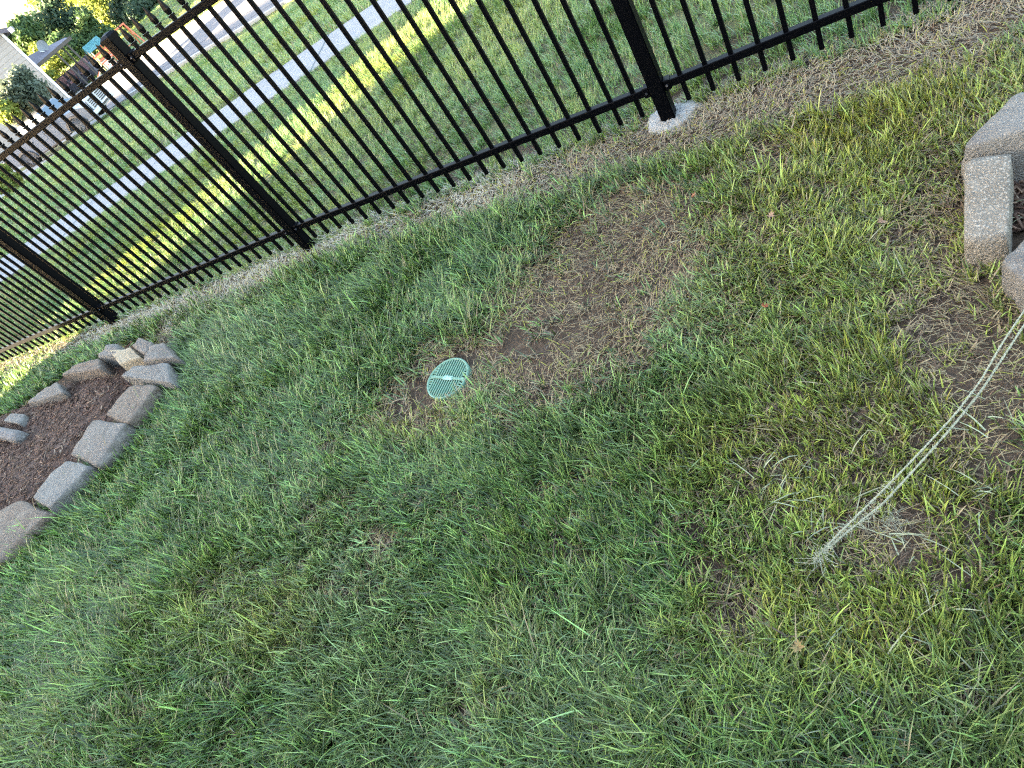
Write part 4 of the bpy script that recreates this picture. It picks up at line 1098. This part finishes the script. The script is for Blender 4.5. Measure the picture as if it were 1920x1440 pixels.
# climbing wall panel with holds, slide
bm = bmesh.new(); bx(bm, (-.95, -.1, .55), (1.0, .05, .8)); bm_obj('panel', bm, M_cream, pg)
for k in range(7):
    bm = bmesh.new(); bmesh.ops.create_icosphere(bm, subdivisions=1, radius=.06, matrix=Matrix.Translation((-1.35+.13*k, -.15, .35+.45*((k*37) % 10)/10))); bm_obj('climbing_hold', bm, M_or if k % 2 else M_bl, pg)
bm = bmesh.new(); prism(bm, [(-1.6, 1.05), (-3.0, .12), (-3.35, .10), (-3.35, .05), (-3.0, .05), (-1.6, .97)], .35, .95); bm_obj('slide', bm, M_cream, pg)
beam('slide_edge', (-1.6, .33, 1.12), (-3.1, .33, .2), .03, M_or)
# swing beam
beam('swing_beam', (-.2, .65, 2.25), (3.0, .65, 2.25), .065, M_or)
for x in (2.9,):
    beam('swing_leg', (x, .65, 2.25), (x+.15, -.35, -.1), .05, M_or); beam('swing_leg', (x, .65, 2.25), (x+.15, 1.6, -.1), .05, M_or)
    beam('brace', (x+.07, .05, 1.1), (x+.07, 1.2, 1.1), .045, M_or)
for x in (.75, 1.75):
    for s in (-.22, .22): beam('swing_rope', (x+s, .65, 2.2), (x+s, .60, .62), .012, M_rope)
    bm = bmesh.new(); bx(bm, (x, .60, .6), (.5, .2, .05)); bm_obj('swing_seat', bm, M_or, pg, bevel=.015)
beam('trapeze_bar', (1.1, .65, 1.6), (1.5, .65, 1.6), .03, M_cream)
beam('yellow_pole', (-1.75, -.3, 1.75), (-1.95, -.45, -.1), .03, M_yel); beam('side_bar', (-2.3, -.3, 1.72), (-1.6, -.1, 1.72), .06, M_or)
# blue toy table
tt = at(180, 141); toy = empty('play_table', tt, .4); tag(toy, 'small blue plastic play table on the lawn beside the patio', 'table')
bm = bmesh.new(); bx(bm, (0, 0, .42), (.75, .55, .07)); bm_obj('table_top', bm, M_bl, toy, bevel=.02)
bm = bmesh.new(); bx(bm, (.28, 0, .50), (.2, .3, .12)); bm_obj('tray', bm, M_trim, toy, bevel=.02)
for sx in (-.3, .3):
    for sy in (-.2, .2):
        bm = bmesh.new(); bx(bm, (sx, sy, .2), (.07, .07, .42)); bm_obj('leg', bm, M_bl, toy)
# patio furniture
M_wick = mat('dark_wicker', (.045, .04, .05), rough=.8); M_cush = mat('dusty_red_cushion', (.22, .12, .12), rough=.9)
def sofa(u, v, dist, label, rz, wd=1.7):
    p = far(u, v, dist); p[2] = float(T(p[0], p[1])); s = empty('patio_sofa', p, rz); tag(s, label, 'sofa', 'patio sofas beside the house')
    def part(name, c, d, m, bev=.03): bm = bmesh.new(); bx(bm, c, d); bm_obj(name, bm, m, s, bevel=bev)
    part('base', (0, 0, .25), (wd, .75, .36), M_wick); part('backrest', (0, .36, .62), (wd, .14, .66), M_wick)
    for k in (-1, 1): part('armrest', (k*(wd/2-.07), 0, .5), (.14, .75, .32), M_wick)
    for k in (-1, 1):
        part('seat_cushion', (k*(wd/4-.04), -.02, .48), (wd/2-.2, .62, .13), M_cush); part('back_cushion', (k*(wd/4-.04), .25, .72), (wd/2-.22, .14, .42), M_cush)
sofa(128, 152, 46.5, 'dark wicker patio sofa with dusty red cushions next to the house corner', R(35), 1.5)
sofa(152, 138, 46.5, 'dark wicker patio sofa with dusty red cushions by the right patio post', R(35), 1.6)
